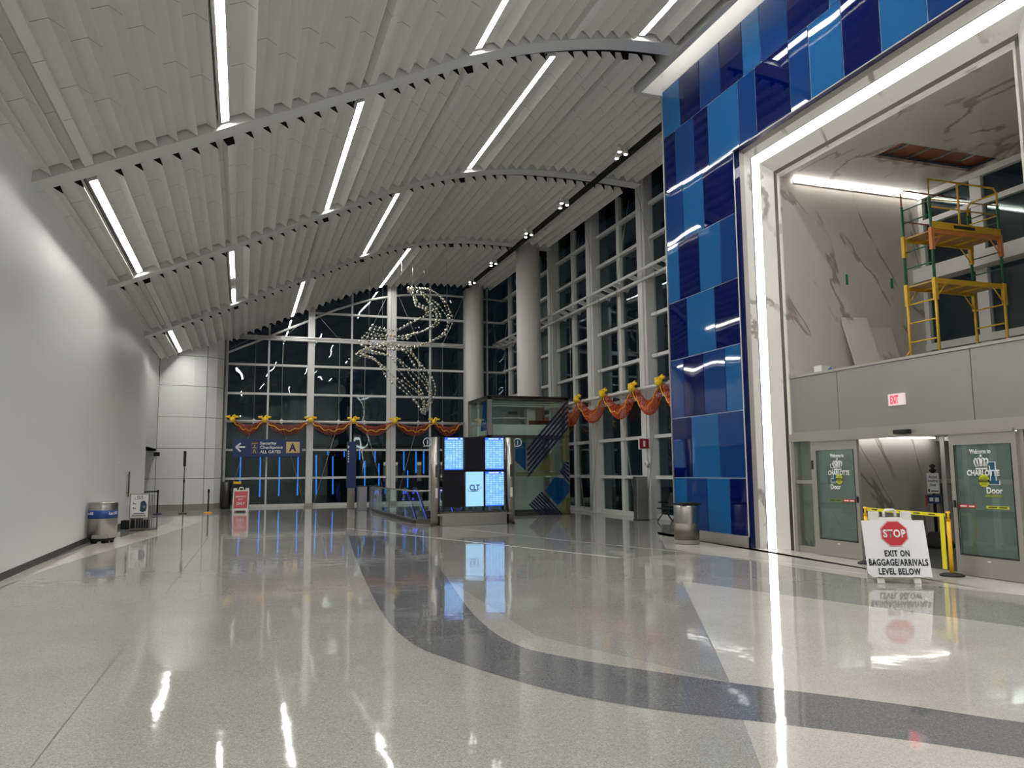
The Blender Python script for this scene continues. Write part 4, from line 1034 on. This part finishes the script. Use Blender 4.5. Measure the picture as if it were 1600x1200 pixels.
t = thing('fire_alarm_sign', 'red alarm sign projecting from the side window post by the blue wall', 'fire alarm', (XG-.40, 24.75, 2.65))
q = MB(); q.box(-.42, 0, -.02, .02, -.2, .2, 'white_plastic'); q.build('bracket_plate', t, .005)
q = MB(); q.box(-.39, -.03, -.03, -.02, -.17, .17, 'alarm'); q.box(-.25, -.17, -.035, -.03, -.1, .1, 'signwhite'); q.build('face', t)
t = thing('wall_sounder', 'small round white sounder on the side window post below the alarm sign', 'alarm', (XG-.43, 24.85, 1.95))
q = MB(); q.lathe([(.11, 0), (.11, .05), (.07, .08)], (0, 0, 0), 'white_plastic', 18); bmesh.ops.transform(q.bm, matrix=Matrix.Rotation(R(-90), 4, 'Y'), verts=q.bm.verts[:]); q.build('body', t)
q = MB(); q.lathe([(.05, .08), (.05, .1)], (0, 0, 0), 'greybase', 14); bmesh.ops.transform(q.bm, matrix=Matrix.Rotation(R(-90), 4, 'Y'), verts=q.bm.verts[:]); q.build('grille', t)

# ---- garlands of orange mesh with yellow bows
def netmat():
    m, t, n, l = newmat('orange netting'); b = n['Principled BSDF']
    b.inputs['Base Color'].default_value = srgb(186, 62, 20); b.inputs['Roughness'].default_value = 0.5
    tc = n.new('ShaderNodeTexCoord'); w = n.new('ShaderNodeTexWave'); w.inputs['Scale'].default_value = 9; w.inputs['Distortion'].default_value = 2
    l.new(tc.outputs['Object'], w.inputs['Vector'])
    mr = n.new('ShaderNodeMapRange'); mr.inputs[3].default_value = 0.0; mr.inputs[4].default_value = 0.18; l.new(w.outputs['Fac'], mr.inputs[0])
    l.new(mr.outputs[0], b.inputs['Alpha']); return m
M['net'] = netmat()
def garland(p, q_, sag, label, group, rad=.25, lean_dir=(0, -1, 0), cm='orange', cr=.010):
    p, q_ = Vector(p), Vector(q_); L = (q_-p).length; d = (q_-p).normalized(); nrm = Vector(lean_dir)
    t = thing('garland', label, 'garland', p, 0, group)
    def c(u): return d*L*u+Vector((0, 0, -sag*4*u*(1-u)))
    def rd(u): return rad*(.35+.65*math.sin(math.pi*min(max(u, 0), 1))**.6)
    N = 210; loops = 25; pts = []
    for i in range(N+1):
        u = i/N; a = 2*math.pi*loops*u; r = rd(u)
        pts.append(c(u)+Vector((0, 0, 1))*(math.cos(a)*r-.05)+(nrm*math.sin(a)*r*.8)+d*math.sin(a)*.05)
    m = MB(); m.tube(pts, cr, cm, 5); m.build('coil', t)
    m = MB(); rings = []; n = 12; i_ = m.mi('net')
    for k in range(25):
        u = k/24; r = rd(u)*.9
        rings.append([m.bm.verts.new(c(u)+Vector((0, 0, 1))*(math.cos(2*math.pi*j/n)*r-.05)+nrm*math.sin(2*math.pi*j/n)*r*.8) for j in range(n)])
    for k in range(24):
        for j in range(n):
            f = m.bm.faces.new([rings[k][j], rings[k][(j+1) % n], rings[k+1][(j+1) % n], rings[k+1][j]]); f.material_index = i_; f.smooth = True
    m.build('netting', t)
    m = MB(); m.tube([c(k/20)+nrm*.17+Vector((0, 0, -.06-.05*math.sin(k*1.3))) for k in range(21)], .022, 'gold', 6); m.build('gold_ribbon', t)
def bow(p, label, group, d=(1, 0, 0), nrm=(0, -1, 0)):
    t = thing('ribbon_bow', label, 'bow', p, 0, group); d, nrm = Vector(d), Vector(nrm); z = Vector((0, 0, 1))
    m = MB(); m.sphere(nrm*.16, .14, 'bow', 16, 10); m.build('ball', t)
    for s_ in (-1, 1):
        m = MB()
        lp = [nrm*.12+d*s_*(.10+.20*math.sin(R(a)))+z*(.08+.11*(1-math.cos(R(a)))*.5+.05*math.sin(R(2*a))) for a in range(0, 181, 20)]
        m.tube(lp, [.03]+[.045]*8+[.03], 'bow', 8); m.build('loop', t)
    m = MB(); m.tube([nrm*.15+z*.1, nrm*.1+z*.2+d*.05, nrm*.08+z*.25+d*.14], [.05, .04, .02], 'bow', 8); m.build('tail', t)
bx = [-.55, 1.0, 3.27, 5.47, 7.66, 9.82, 11.4]
for i in range(6):
    garland((bx[i]+.1, 41.75, 4.37), (bx[i+1]-.1, 41.75, 4.37), .42, 'orange mesh garland swag on the far windows, %s from the left' % ORD[i], 'garland swags on the far windows')
    bow((bx[i], 41.75, 4.42), 'yellow ribbon bow on the far windows, %s from the left' % ORD[i], 'yellow bows on the far windows')
by = [31.9, 29.98, 27.5, 25.06, 23.1, 21.3]
for i in range(5):
    garland((XG-.72, by[i]-.1, 4.58), (XG-.72, by[i+1]+.1, 4.58), .66, 'orange mesh garland swag on the side windows, %s from the glass lift' % ORD[i], 'garland swags on the side windows', .26, (-1, 0, 0), 'orange_lit', .014)
    if i: bow((XG-.72, by[i], 4.66), 'yellow ribbon bow on the side windows, %s from the glass lift' % ORD[i-1], 'yellow bows on the side windows', (0, -1, 0), (-1, 0, 0))

# ---- hanging beaded sculpture
def beads():
    t = thing('hanging_sculpture', 'suspended swirling sculpture of silver beads on wires before the far windows', 'sculpture', (7.5, 36, 7.8)); o0 = Vector(t.location)
    def curve(p, n):
        out = []
        P_ = [Vector(x) for x in p]
        for k in range(n):
            u = k/(n-1)*(len(P_)-1); i = min(int(u), len(P_)-2); f = u-i
            a, b, c, d = P_[max(i-1, 0)], P_[i], P_[i+1], P_[min(i+2, len(P_)-1)]
            out.append(0.5*((2*b)+(c-a)*f+(2*a-5*b+4*c-d)*f*f+(3*b-a-3*c+d)*f**3))
        return out
    A = [(90, 550), (200, 592), (330, 580), (480, 618), (620, 600), (740, 555), (840, 490), (888, 385), (862, 300), (822, 210), (765, 150), (690, 112), (600, 102), (510, 98)]
    B = [(210, 405), (300, 435), (420, 442), (540, 385), (620, 345), (660, 310), (640, 275), (590, 260), (545, 262), (545, 225), (545, 170), (510, 130)]
    C_ = [(75, 635), (120, 665), (190, 690), (260, 758), (340, 850), (450, 925), (550, 1015), (600, 1080), (620, 1120)]
    D = [(150, 600), (260, 575), (330, 590), (440, 590), (530, 590), (590, 660), (650, 760), (712, 850), (732, 950), (690, 1060), (645, 1135)]
    rr = random.Random(11); balls = []
    n = 90
    fam = [(curve(A, n), curve(B, n), 8, 0.0), (curve(C_, n), curve(D, n), 9, 1.6)]
    for ca, cb, ns, ph in fam:
        for s_ in range(ns):
            u = s_/(ns-1); jit = rr.uniform(-.06, .06)
            pts = []
            for k in range(n):
                v = k/(n-1); uu = min(max(u+jit*math.sin(v*6+s_)+.16*math.sin(3.3*v+s_*2.1)*math.sin(math.pi*v), 0), 1)
                p2 = ca[k]*(1-uu)+cb[k]*uu
                depth = 36+1.3*math.sin(2*math.pi*.6*v+u*2.6+ph)-.4*math.cos(3*v+u*5)
                pts.append(at(540+p2.x/5.215, 430+p2.y/5.215, depth)-o0)
            m = MB(); m.tube(pts, .007, 'wire', 4); m.build('strand', t)
            acc = 0; nxt = .1
            for a, b in zip(pts, pts[1:]):
                l_ = (b-a).length
                while acc+l_ >= nxt:
                    balls.append((a+(b-a)*((nxt-acc)/l_), rr.choice((.045, .05, .06, .068, .042)), 'goldbead' if rr.random() < .22 else 'silver')); nxt += rr.uniform(.17, .25)
                acc += l_
    for p2, z0 in (((545, 150), 0), ((455, 120), 0), ((190, 420), 0), ((825, 230), 0), ((300, 440), 0), ((640, 110), 0)):
        a = at(540+p2[0]/5.215, 430+p2[1]/5.215, 36); m = MB(); m.tube([a-o0, Vector((a.x, a.y, prof(a.x)))-o0], .008, 'wire', 4); m.build('suspension_wire', t)
    order = sorted(balls, key=lambda b: -b[1])
    first = {}
    for p, r_, mm in order[:100]:
        if (r_, mm) not in first:
            m = MB(); m.sphere((0, 0, 0), r_, mm, 12, 8); o = m.build('bead', t, 0, p); first[(r_, mm)] = o
        else:
            o = first[(r_, mm)].copy(); COL.objects.link(o); o.parent = t; o.location = p
    m = MB()
    for p, r_, mm in order[100:]: m.sphere(p, r_, mm, 8, 6)
    o = m.build('beads', t); o['kind'] = 'stuff'
beads()

# ---- entrance: header, roof, doors
b = MB(); ys = [RY1, 12.58, 9.53, RY0]
b.box(11.22, 11.4, RY0, RY1, 2.47, 3.70, 'seam')
for ya, yb in zip(ys, ys[1:]): b.box(11.205, 11.22, yb+.008, ya-.008, 2.50, 3.66, 'greypanel')
b.box(11.19, 11.4, RY0, RY1, 3.67, 3.72, 'alu'); b.box(11.195, 11.4, RY0, RY1, 2.46, 2.50, 'alu')
struct('wall_entrance', b, 'grey metal panel band above the sliding doors', 'wall')
b = MB(); b.box(11.4, RX, RY0, RY1, 3.62, 3.70, 'greypanel'); b.box(11.4, RX, RY0, RY1, 2.44, 2.52, 'signwhite')
struct('ceiling_entrance', b, 'flat roof and ceiling of the entrance lobby', 'ceiling')
b = MB(); b.box(11.1, 11.34, RY0, RY1, 2.30, 2.46, 'alu'); b.box(11.06, 11.12, RY0+.4, RY1-.7, 2.28, 2.33, 'alu')
for y in (RY1-.05, 13.33, RY0+.05, 8.72): b.box(11.14, 11.32, y-.05, y+.05, 0, 2.30, 'alu')
struct('trim_4', b, 'aluminium head and jambs of the sliding doors', 'trim')
b = MB(); b.box(11.17, 11.35, RY0, RY1, 0, .006, 'alu'); b.box(11.35, 15.15, RY0, RY1, 0, .008, 'mat'); struct('floor_mat', b, 'dark entrance mat inside the doors', 'mat')
w = sroot('window_12', 'narrow glass sidelight left of the sliding doors', 'window')
g = MB(); g.box(11.22, 11.24, 13.38, RY1-.1, .1, 2.3, 'clearglass'); g.build('glazing', w)
g = MB(); g.box(11.17, 11.29, 13.38, RY1-.1, 0, .12, 'alu'); g.box(11.17, 11.29, 13.38, RY1-.1, 1.42, 1.49, 'alu'); g.build('rails', w)
g = MB(); g.box(11.12, 11.2, 13.30, 13.36, 1.72, 1.9, 'black'); g.build('sensor', w)
w = sroot('window_13', 'outer glass front of the entrance lobby', 'window')
g = MB(); g.box(RX+.02, RX+.05, RY0, 13.6, .05, 2.44, 'glass_right'); g.build('glazing', w)
g = MB()
for y in (13.78, 13.2, 12.55, 11.3, 10.0, 8.9): g.box(RX-.06, RX+.06, y-.06, y+.06, 0, 2.44, 'frame')
for z in (.05, 1.42, 2.38): g.box(RX-.05, RX+.05, RY0, RY1, z-.05, z+.05, 'alu')
g.build('mullions', w)
b = MB(); b.box(16.6, 17.4, 12.2, 13.4, -.02, 2.6, 'brick'); struct('outdoor_pillar', b, 'red brown pillar outside the entrance lobby', 'pillar')
t = thing('lobby_light', 'light line along the marble wall inside the doors', 'light', (13.5, 13.85, 2.42))
q = MB(); q.box(-1.6, 1.5, -.03, .03, -.03, .0, 'led_lobby'); q.build('diffuser', t)
q = MB(); q.box(-1.7, 1.6, -.06, .05, 0, .02, 'alu'); q.build('housing', t)

t = thing('lobby_fill_panel', 'added unseen light panel brightening the entrance lobby', 'light', (13.5, 10.9, 2.425))  # unseen panel added to brighten the dark lobby interior
q = MB(); q.box(-.6, .6, -.3, .3, -.02, -.012, 'led_lobby'); q.build('diffuser', t)
q = MB(); q.box(-.64, .64, -.34, .34, -.012, 0, 'alu'); q.build('housing', t)

def crown(b, cx, cz, w, y, m):
    b.box(cx-w*.42, cx+w*.42, y-.003, y, cz-.10, cz-.075, m)
    def loop(pts, r): b.tube([(cx+x*w, y-.003, cz+z) for x, z in pts], r, m, 5)
    loop([(-.36, -.06), (-.47, 0.0), (-.48, .045), (-.40, .072), (-.30, .05), (-.25, -.01), (-.24, -.055)], .013)
    loop([(.36, -.06), (.47, 0.0), (.48, .045), (.40, .072), (.30, .05), (.25, -.01), (.24, -.055)], .013)
    loop([(-.2, -.055), (-.26, .02), (-.22, .07), (-.12, .08), (-.06, .04), (-.06, -.055)], .013)
    loop([(.2, -.055), (.26, .02), (.22, .07), (.12, .08), (.06, .04), (.06, -.055)], .013)
    loop([(0, -.055), (0, .07)], .013)
    b.sphere((cx, y-.003, cz+.115), .022, m, 10, 6, (1, .2, 1))
def sliding_door(n, yc, w, label, ox, one_dx, door_dx, red_x, lime_x, second, teal_first):
    t = thing('door_%d' % n, label, 'door', (11.12, yc, 0), R(-90)); t['kind'] = 'structure'
    hw = w/2
    q = MB(); q.box(-hw, -hw+.09, -.03, .03, .01, 2.28, 'alu'); q.box(hw-.09, hw, -.03, .03, .01, 2.28, 'alu'); q.box(-hw+.09, hw-.09, -.03, .03, 2.10, 2.28, 'alu'); q.box(-hw+.09, hw-.09, -.03, .03, .01, .33, 'alu'); q.build('frame', t)
    q = MB(); q.box(-hw+.09, hw-.09, -.008, .008, .33, 2.10, 'doorglass'); gl = q.build('glass', t)
    q = MB(); q.box(-hw+.085, hw-.085, -.034, -.028, .325, .345, 'black'); q.box(-hw+.085, -hw+.1, -.034, -.028, .33, 2.1, 'black'); q.box(hw-.1, hw-.085, -.034, -.028, .33, 2.1, 'black'); q.build('gasket', t)
    q = MB(); q.box(-.03, .03, -.034, -.03, .25, .27, 'signwhite'); q.build('rating_label', t)
    q = MB(); q.box(hw*second-.02 if second else hw-.06, hw*second+.02 if second else hw-.02, -.045, -.03, 1.08, 1.2, 'black'); q.build('lock', t)
    y = -.010
    # the big figure one with white outline
    X = ox+one_dx
    def one(b, g, yy, m):
        pts = [(-.11-g, .33+g), (.045+g, .33+g), (.045+g, -.22+.0+g*0), (.11+g, -.22), (.11+g, -.33-g), (-.12-g, -.33-g), (-.12-g, -.22+g), (-.045-g, -.22+g), (-.045-g, .22-g), (-.11-g, .22-g)]
        b.poly([(X+a*.9, yy, 1.64+c*.52) for a, c in pts], m)
    q = MB(); one(q, .018, y, 'signwhite'); q.build('figure_outline', gl)
    q = MB(); one(q, 0, y-.002, 'teal'); q.build('figure', gl)
    fit('lettering', 'Welcome to', .38, .075, (ox-.01, y-.003, 1.985), 'signwhite', gl, .002, .03)
    q = MB(); crown(q, ox, 1.80, .25, y-.004, 'signwhite'); q.build('crown', gl)
    fit('lettering', 'CHARLOTTE', .58, .095, (ox+.02, y-.006, 1.645), 'signwhite', gl, .002, .04)
    fit('lettering', 'Door', .28, .10, (ox+door_dx, y-.003, 1.37), 'signwhite', gl, .002, .03)
    q = MB(); q.lathe([(.098, 0), (.098, .003)], (0, 0, 0), 'lime', 28); bmesh.ops.transform(q.bm, matrix=Matrix.Translation((ox+.03, y-.006, 1.52)) @ Matrix.Rotation(R(90), 4, 'X'), verts=q.bm.verts[:]); st = q.build('round_sticker', gl)
    q = MB(); q.box(ox-.07, ox+.13, y-.0105, y-.0095, 1.495, 1.54, 'text_black'); q.build('sticker_band', st)
    for s_, w_, z_, m_ in (('CAUTION', .15, 1.518, 'lime'), ('AUTOMATIC', .14, 1.562, 'text_black'), ('DOOR', .10, 1.468, 'text_black')): fit('lettering', s_, w_, .02, (ox+.03, y-.011, z_), m_, st, 0, .02)
    q = MB(); q.box(red_x-.16, red_x+.16, y-.003, y, 1.085, 1.135, 'red'); rs = q.build('red_strip', gl)
    q = MB(); q.box(red_x-.13, red_x-.01, y-.005, y-.003, 1.10, 1.12, 'signwhite'); q.box(red_x+.03, red_x+.13, y-.005, y-.003, 1.10, 1.12, 'signwhite'); q.build('print', rs)
    q = MB(); q.box(lime_x-.2, lime_x+.2, y-.003, y, 1.085, 1.13, 'lime_dark' if n == 1 else 'lime'); rs = q.build('lime_strip', gl)
    q = MB(); q.box(lime_x-.16, lime_x-.01, y-.005, y-.003, 1.10, 1.118, 'text_black'); q.box(lime_x+.03, lime_x+.16, y-.005, y-.003, 1.10, 1.118, 'text_black'); q.build('print', rs)
    if n == 2:
        q = MB(); q.box(lime_x-.20, lime_x+.1, y-.003, y, 1.265, 1.305, 'lime_dark'); q.build('lime_strip', gl)
sliding_door(1, 12.64, 1.22, 'left sliding glass door with airport welcome lettering', .06, -.09, -.08, .32, -.05, 0, True)
sliding_door(2, 9.36, 1.20, 'right sliding glass door with airport welcome lettering', -.03, .19, .20, -.34, .20, -1.0+.08, False)
t = thing('motion_sensor', 'black motion sensor on the door head above the opening', 'sensor', (11.06, 10.88, 2.37))
q = MB(); q.box(-.06, .04, -.16, .16, -.035, .04, 'black'); q.build('body', t, .01)
q = MB(); q.box(-.065, -.06, -.1, .1, -.02, .02, 'rubber'); q.build('lens', t)
t = thing('exit_sign', 'small lit red exit sign on the grey panel above the doors', 'sign', (11.20, 11.07, 2.86), R(-90))
q = MB(); q.box(-.18, .18, -.05, 0, 0, .21, 'exit_white'); q.build('box', t, .006)
fit('lettering', 'EXIT', .19, .155, (-.03, -.052, .105), 'exit_red', t, .004, .03)

# ---- scaffold on the lobby roof
ZR = 3.72
t = thing('scaffold_tower', 'yellow and green rolling scaffold tower standing on the lobby roof', 'scaffold', (12.6, 11.71, ZR))
fy = .34; XR_ = 1.80
def zz(v): return v-ZR
for x in (0, XR_):
    fr = MB()
    for y in (-fy, fy): fr.tube([(x, y, 0), (x, y, 1.66)], .028, 'scaf_y', 8)
    for z in (.12, .5, .88, 1.26): fr.tube([(x, -fy, z), (x, fy, z)], .016, 'scaf_y', 6)
    fr.build('lower_end_frame', t)
    fr = MB()
    for y in (-fy, fy): fr.tube([(x, y, 1.66), (x, y, 3.3)], .028, 'scaf_g', 8)
    for z in (2.0, 2.34, 2.95, 3.22): fr.tube([(x, -fy, z), (x, fy, z)], .014, 'scaf_g', 6)
    fr.build('upper_end_frame', t)
for zd, bm_, rm in ((1.62, 'scaf_y', 'scaf_y'), (2.62, 'scaf_o', 'scaf_y')):
    q = MB()
    q.box(0, XR_, -fy-.02, -fy+.02, zd-.05, zd+.05, bm_); q.box(0, XR_, fy-.02, fy+.02, zd-.05, zd+.05, rm)
    for x in (.45, .9, 1.35): q.box(x-.02, x+.02, -fy, fy, zd-.03, zd+.0, 'scaf_y')
    q.build('side_rail', t)
    q = MB(); q.box(.03, XR_-.03, -fy+.03, fy-.03, zd+.0, zd+.03, 'plank'); q.build('deck', t)
    for x, dx in ((0, .28), (XR_, -.28)):
        for y in (-fy, fy):
            q = MB(); q.tube([(x, y, zd-.36), (x+dx, y, zd-.04)], .014, 'scaf_y' if y > 0 else bm_, 6)
            q.box(x-.036, x+.036, y-.036, y+.036, zd-.38, zd+.06, bm_ if y < 0 else 'scaf_y'); q.build('corner_brace', t)
q = MB(); zg = 3.66
q.tube([(0, -fy, 2.66), (0, -fy, zg), (XR_-.08, -fy, zg), (XR_, -fy, zg-.08), (XR_, -fy, 2.66)], .02, 'scaf_y', 8); q.tube([(0, -fy, 3.1), (XR_, -fy, 3.1)], .014, 'scaf_y', 6); q.tube([(.75, -fy, 2.66), (.75, -fy, zg)], .02, 'scaf_y', 8)
q.tube([(0, -fy, 3.25), (XR_, -fy, 3.3)], .013, 'scaf_y', 6); q.build('guard_rail', t)
q = MB(); q.tube([(XR_, -fy, zg-.1), (XR_, fy-.08, zg-.1), (XR_, fy, zg-.18), (XR_, fy, 2.66)], .02, 'scaf_y', 8); q.tube([(XR_, -fy, 3.1), (XR_, fy, 3.1)], .014, 'scaf_y', 6); q.build('guard_rail', t)
q = MB(); q.tube([(0, fy, 3.2), (0, fy, zg-.06), (.08, fy, zg), (XR_, fy, zg)], .017, 'scaf_r', 8); q.tube([(0, fy, 3.0), (XR_, fy, 3.0)], .014, 'scaf_r', 6); q.build('guard_rail', t)
q = MB(); q.box(0, XR_, -fy-.035, -fy-.02, 2.66, 2.80, 'scaf_y'); tb = q.build('toe_board', t)
q = MB(); q.box(.55, 1.1, -fy-.04, -fy-.035, 2.70, 2.76, 'text_black'); q.build('print', tb)
q = MB(); q.tube([(0, fy, .35), (-.25, fy+.1, 0)], .016, 'scaf_y', 6); q.build('outrigger', t)

# ---- marble slabs and cartons on the lobby roof
def slab(label, x, w, h, lean_y, roll, top=RY1-.03):
    t = thing('marble_slab', label, 'slab', (x, top-lean_y, ZR), 0, 'marble slabs leaning on the wall')
    q = MB(); q.box(-w/2, w/2, 0, .025, 0, h, 'marble'); bmesh.ops.transform(q.bm, matrix=Matrix.Rotation(-math.atan2(lean_y-.03, h), 4, 'X') @ Matrix.Rotation(R(roll), 4, 'Y'), verts=q.bm.verts[:])
    zm = min(v.co.z for v in q.bm.verts); bmesh.ops.translate(q.bm, vec=(0, 0, -zm), verts=q.bm.verts[:]); q.build('sheet', t)
slab('taller marble slab leaning on the marble wall, nearer the portal', 13.05, .74, 1.42, .42, -3)
slab('shorter marble slab leaning on the marble wall, nearer the scaffold', 13.72, .72, 1.22, .32, -2)
t = thing('carton', 'small blue and white carton on the lobby roof by the marble wall', 'carton', (11.75, 13.6, ZR), R(10))
q = MB(); q.box(-.15, .15, -.1, .1, 0, .2, 'boxwhite'); q.build('body', t)
q = MB(); q.hexa([(-.15, -.102, 0), (.15, -.102, 0), (.15, -.102, .2)], [(-.15, -.1, 0), (.15, -.1, 0), (.15, -.1, .2)], 'boxblue'); q.build('print', t)
t = thing('carton', 'torn white carton on the lobby roof next to the blue one', 'carton', (12.15, 13.62, ZR), R(-15))
q = MB(); q.box(-.18, .14, -.1, .1, 0, .13, 'boxwhite'); q.build('body', t)
q = MB(); q.hexa([(-.18, -.1, .13), (-.18, .1, .13), (-.05, .1, .2), (-.05, -.1, .2)], [(-.18, -.1, .14), (-.18, .1, .14), (-.05, .1, .21), (-.05, -.1, .21)], 'greybase'); q.build('flap', t)
for i, (x, z) in enumerate(((12.9, 6.0), (14.2, 6.0))):
    t = tag(MB().box(x-.03, x+.03, RY1-.012, RY1, z-.12, z+.12, 'green_tape').build('tape_strip'), ['green tape strip on the marble wall nearer the portal', 'green tape strip on the marble wall nearer the scaffold'][i], 'tape', 'green tape strips on the marble')

# ---- sign pole inside the lobby
t = thing('pole_sign', 'black pole sign for active loading on a rubber block inside the doors', 'sign', (14.35, 13.35, 0.008), R(-52))
q = MB(); q.lathe([(.34, 0), (.34, .08), (.16, .3), (.14, .33)], (0, 0, 0), 'rubber', 8); q.build('base', t)
q = MB(); q.tube([(0, 0, .3), (0, 0, 1.62)], .035, 'black', 10); q.build('pole', t)
q = MB(); q.lathe([(.05, 1.62), (.08, 1.66), (.03, 1.70), (.07, 1.76), (.02, 1.8)], (0, 0, 0), 'black', 12); q.build('finial', t)
q = MB(); q.box(-.12, .12, -.055, -.04, 1.16, 1.60, 'board'); pl = q.build('plate', t)
for s_, w_, z_ in (('Active', .16, 1.52), ('Loading', .19, 1.43), ('Only', .12, 1.34)): fit('lettering', s_, w_, .065, (0, -.057, z_), 'text_black', pl, .001, .01)
q = MB(); q.box(-.10, -.07, -.058, -.055, 1.19, 1.26, 'text_black'); q.box(-.05, .10, -.058, -.055, 1.20, 1.22, 'text_black'); q.build('print', pl)
q = MB(); q.box(-.13, .13, -.06, -.045, .94, 1.13, 'navy'); pl = q.build('plate', t); pl['label'] = 'small navy plate'
q = MB(); q.box(-.09, -.015, -.063, -.06, .99, 1.07, 'signwhite'); q.box(.015, .09, -.063, -.06, .98, 1.07, 'signwhite'); q.build('print', pl)
q = MB(); q.box(-.17, -.13, -.05, -.035, .88, 1.12, 'red'); q.build('side_tag', t)

# ---- outside: blue light tubes on dark posts, distant building
TB = [(376, 712, 769), (407, 712, 776), (437, 712, 775), (466, 712, 774), (494, 711, 773), (520, 713, 772), (538, 704, 714), (562, 704, 718), (570, 720, 764), (586, 704, 722), (592, 724, 763), (631, 704, 735), (637, 735, 762), (650, 704, 739), (662, 704, 740), (512, 703, 711)]
for i, (px, pa, pb) in enumerate(sorted(TB)):
    Y = 45.5 if i % 2 == 0 else 46.3
    a = at(px, pa, Y); b_ = at(px+(-1.5 if px < 480 else 0), pb, Y)
    t = thing('light_tube', 'blue light tube outside the far windows, %s from the left' % ORD[i], 'light', (b_.x, Y, -.02), 0, 'blue light tubes outside')
    q = MB(); q.cyl((0, 0, b_.z+.02), (a.x-b_.x, 0, a.z+.02), .034, 'led_blue', 10); q.build('tube', t)
    q = MB(); q.cyl((0, .09, 0), (0, .09, a.z-.1), .03, 'black', 8); q.build('post', t)
t = thing('distant_building', 'dark building with a few lit windows seen through the far glass', 'building', (14, 62, -.02))
q = MB(); q.box(-14, 14, 0, 6, 0, 3.9, 'facade'); q.build('wall', t)
for x in (-3.3, -2.5, -.6, .5, 1.3):
    q = MB(); q.box(x-.16, x+.16, -.03, 0, 2.25, 2.5, 'winlit'); q.box(x-.16, x+.16, -.03, 0, 1.0, 2.2, 'windim'); q.build('window', t)
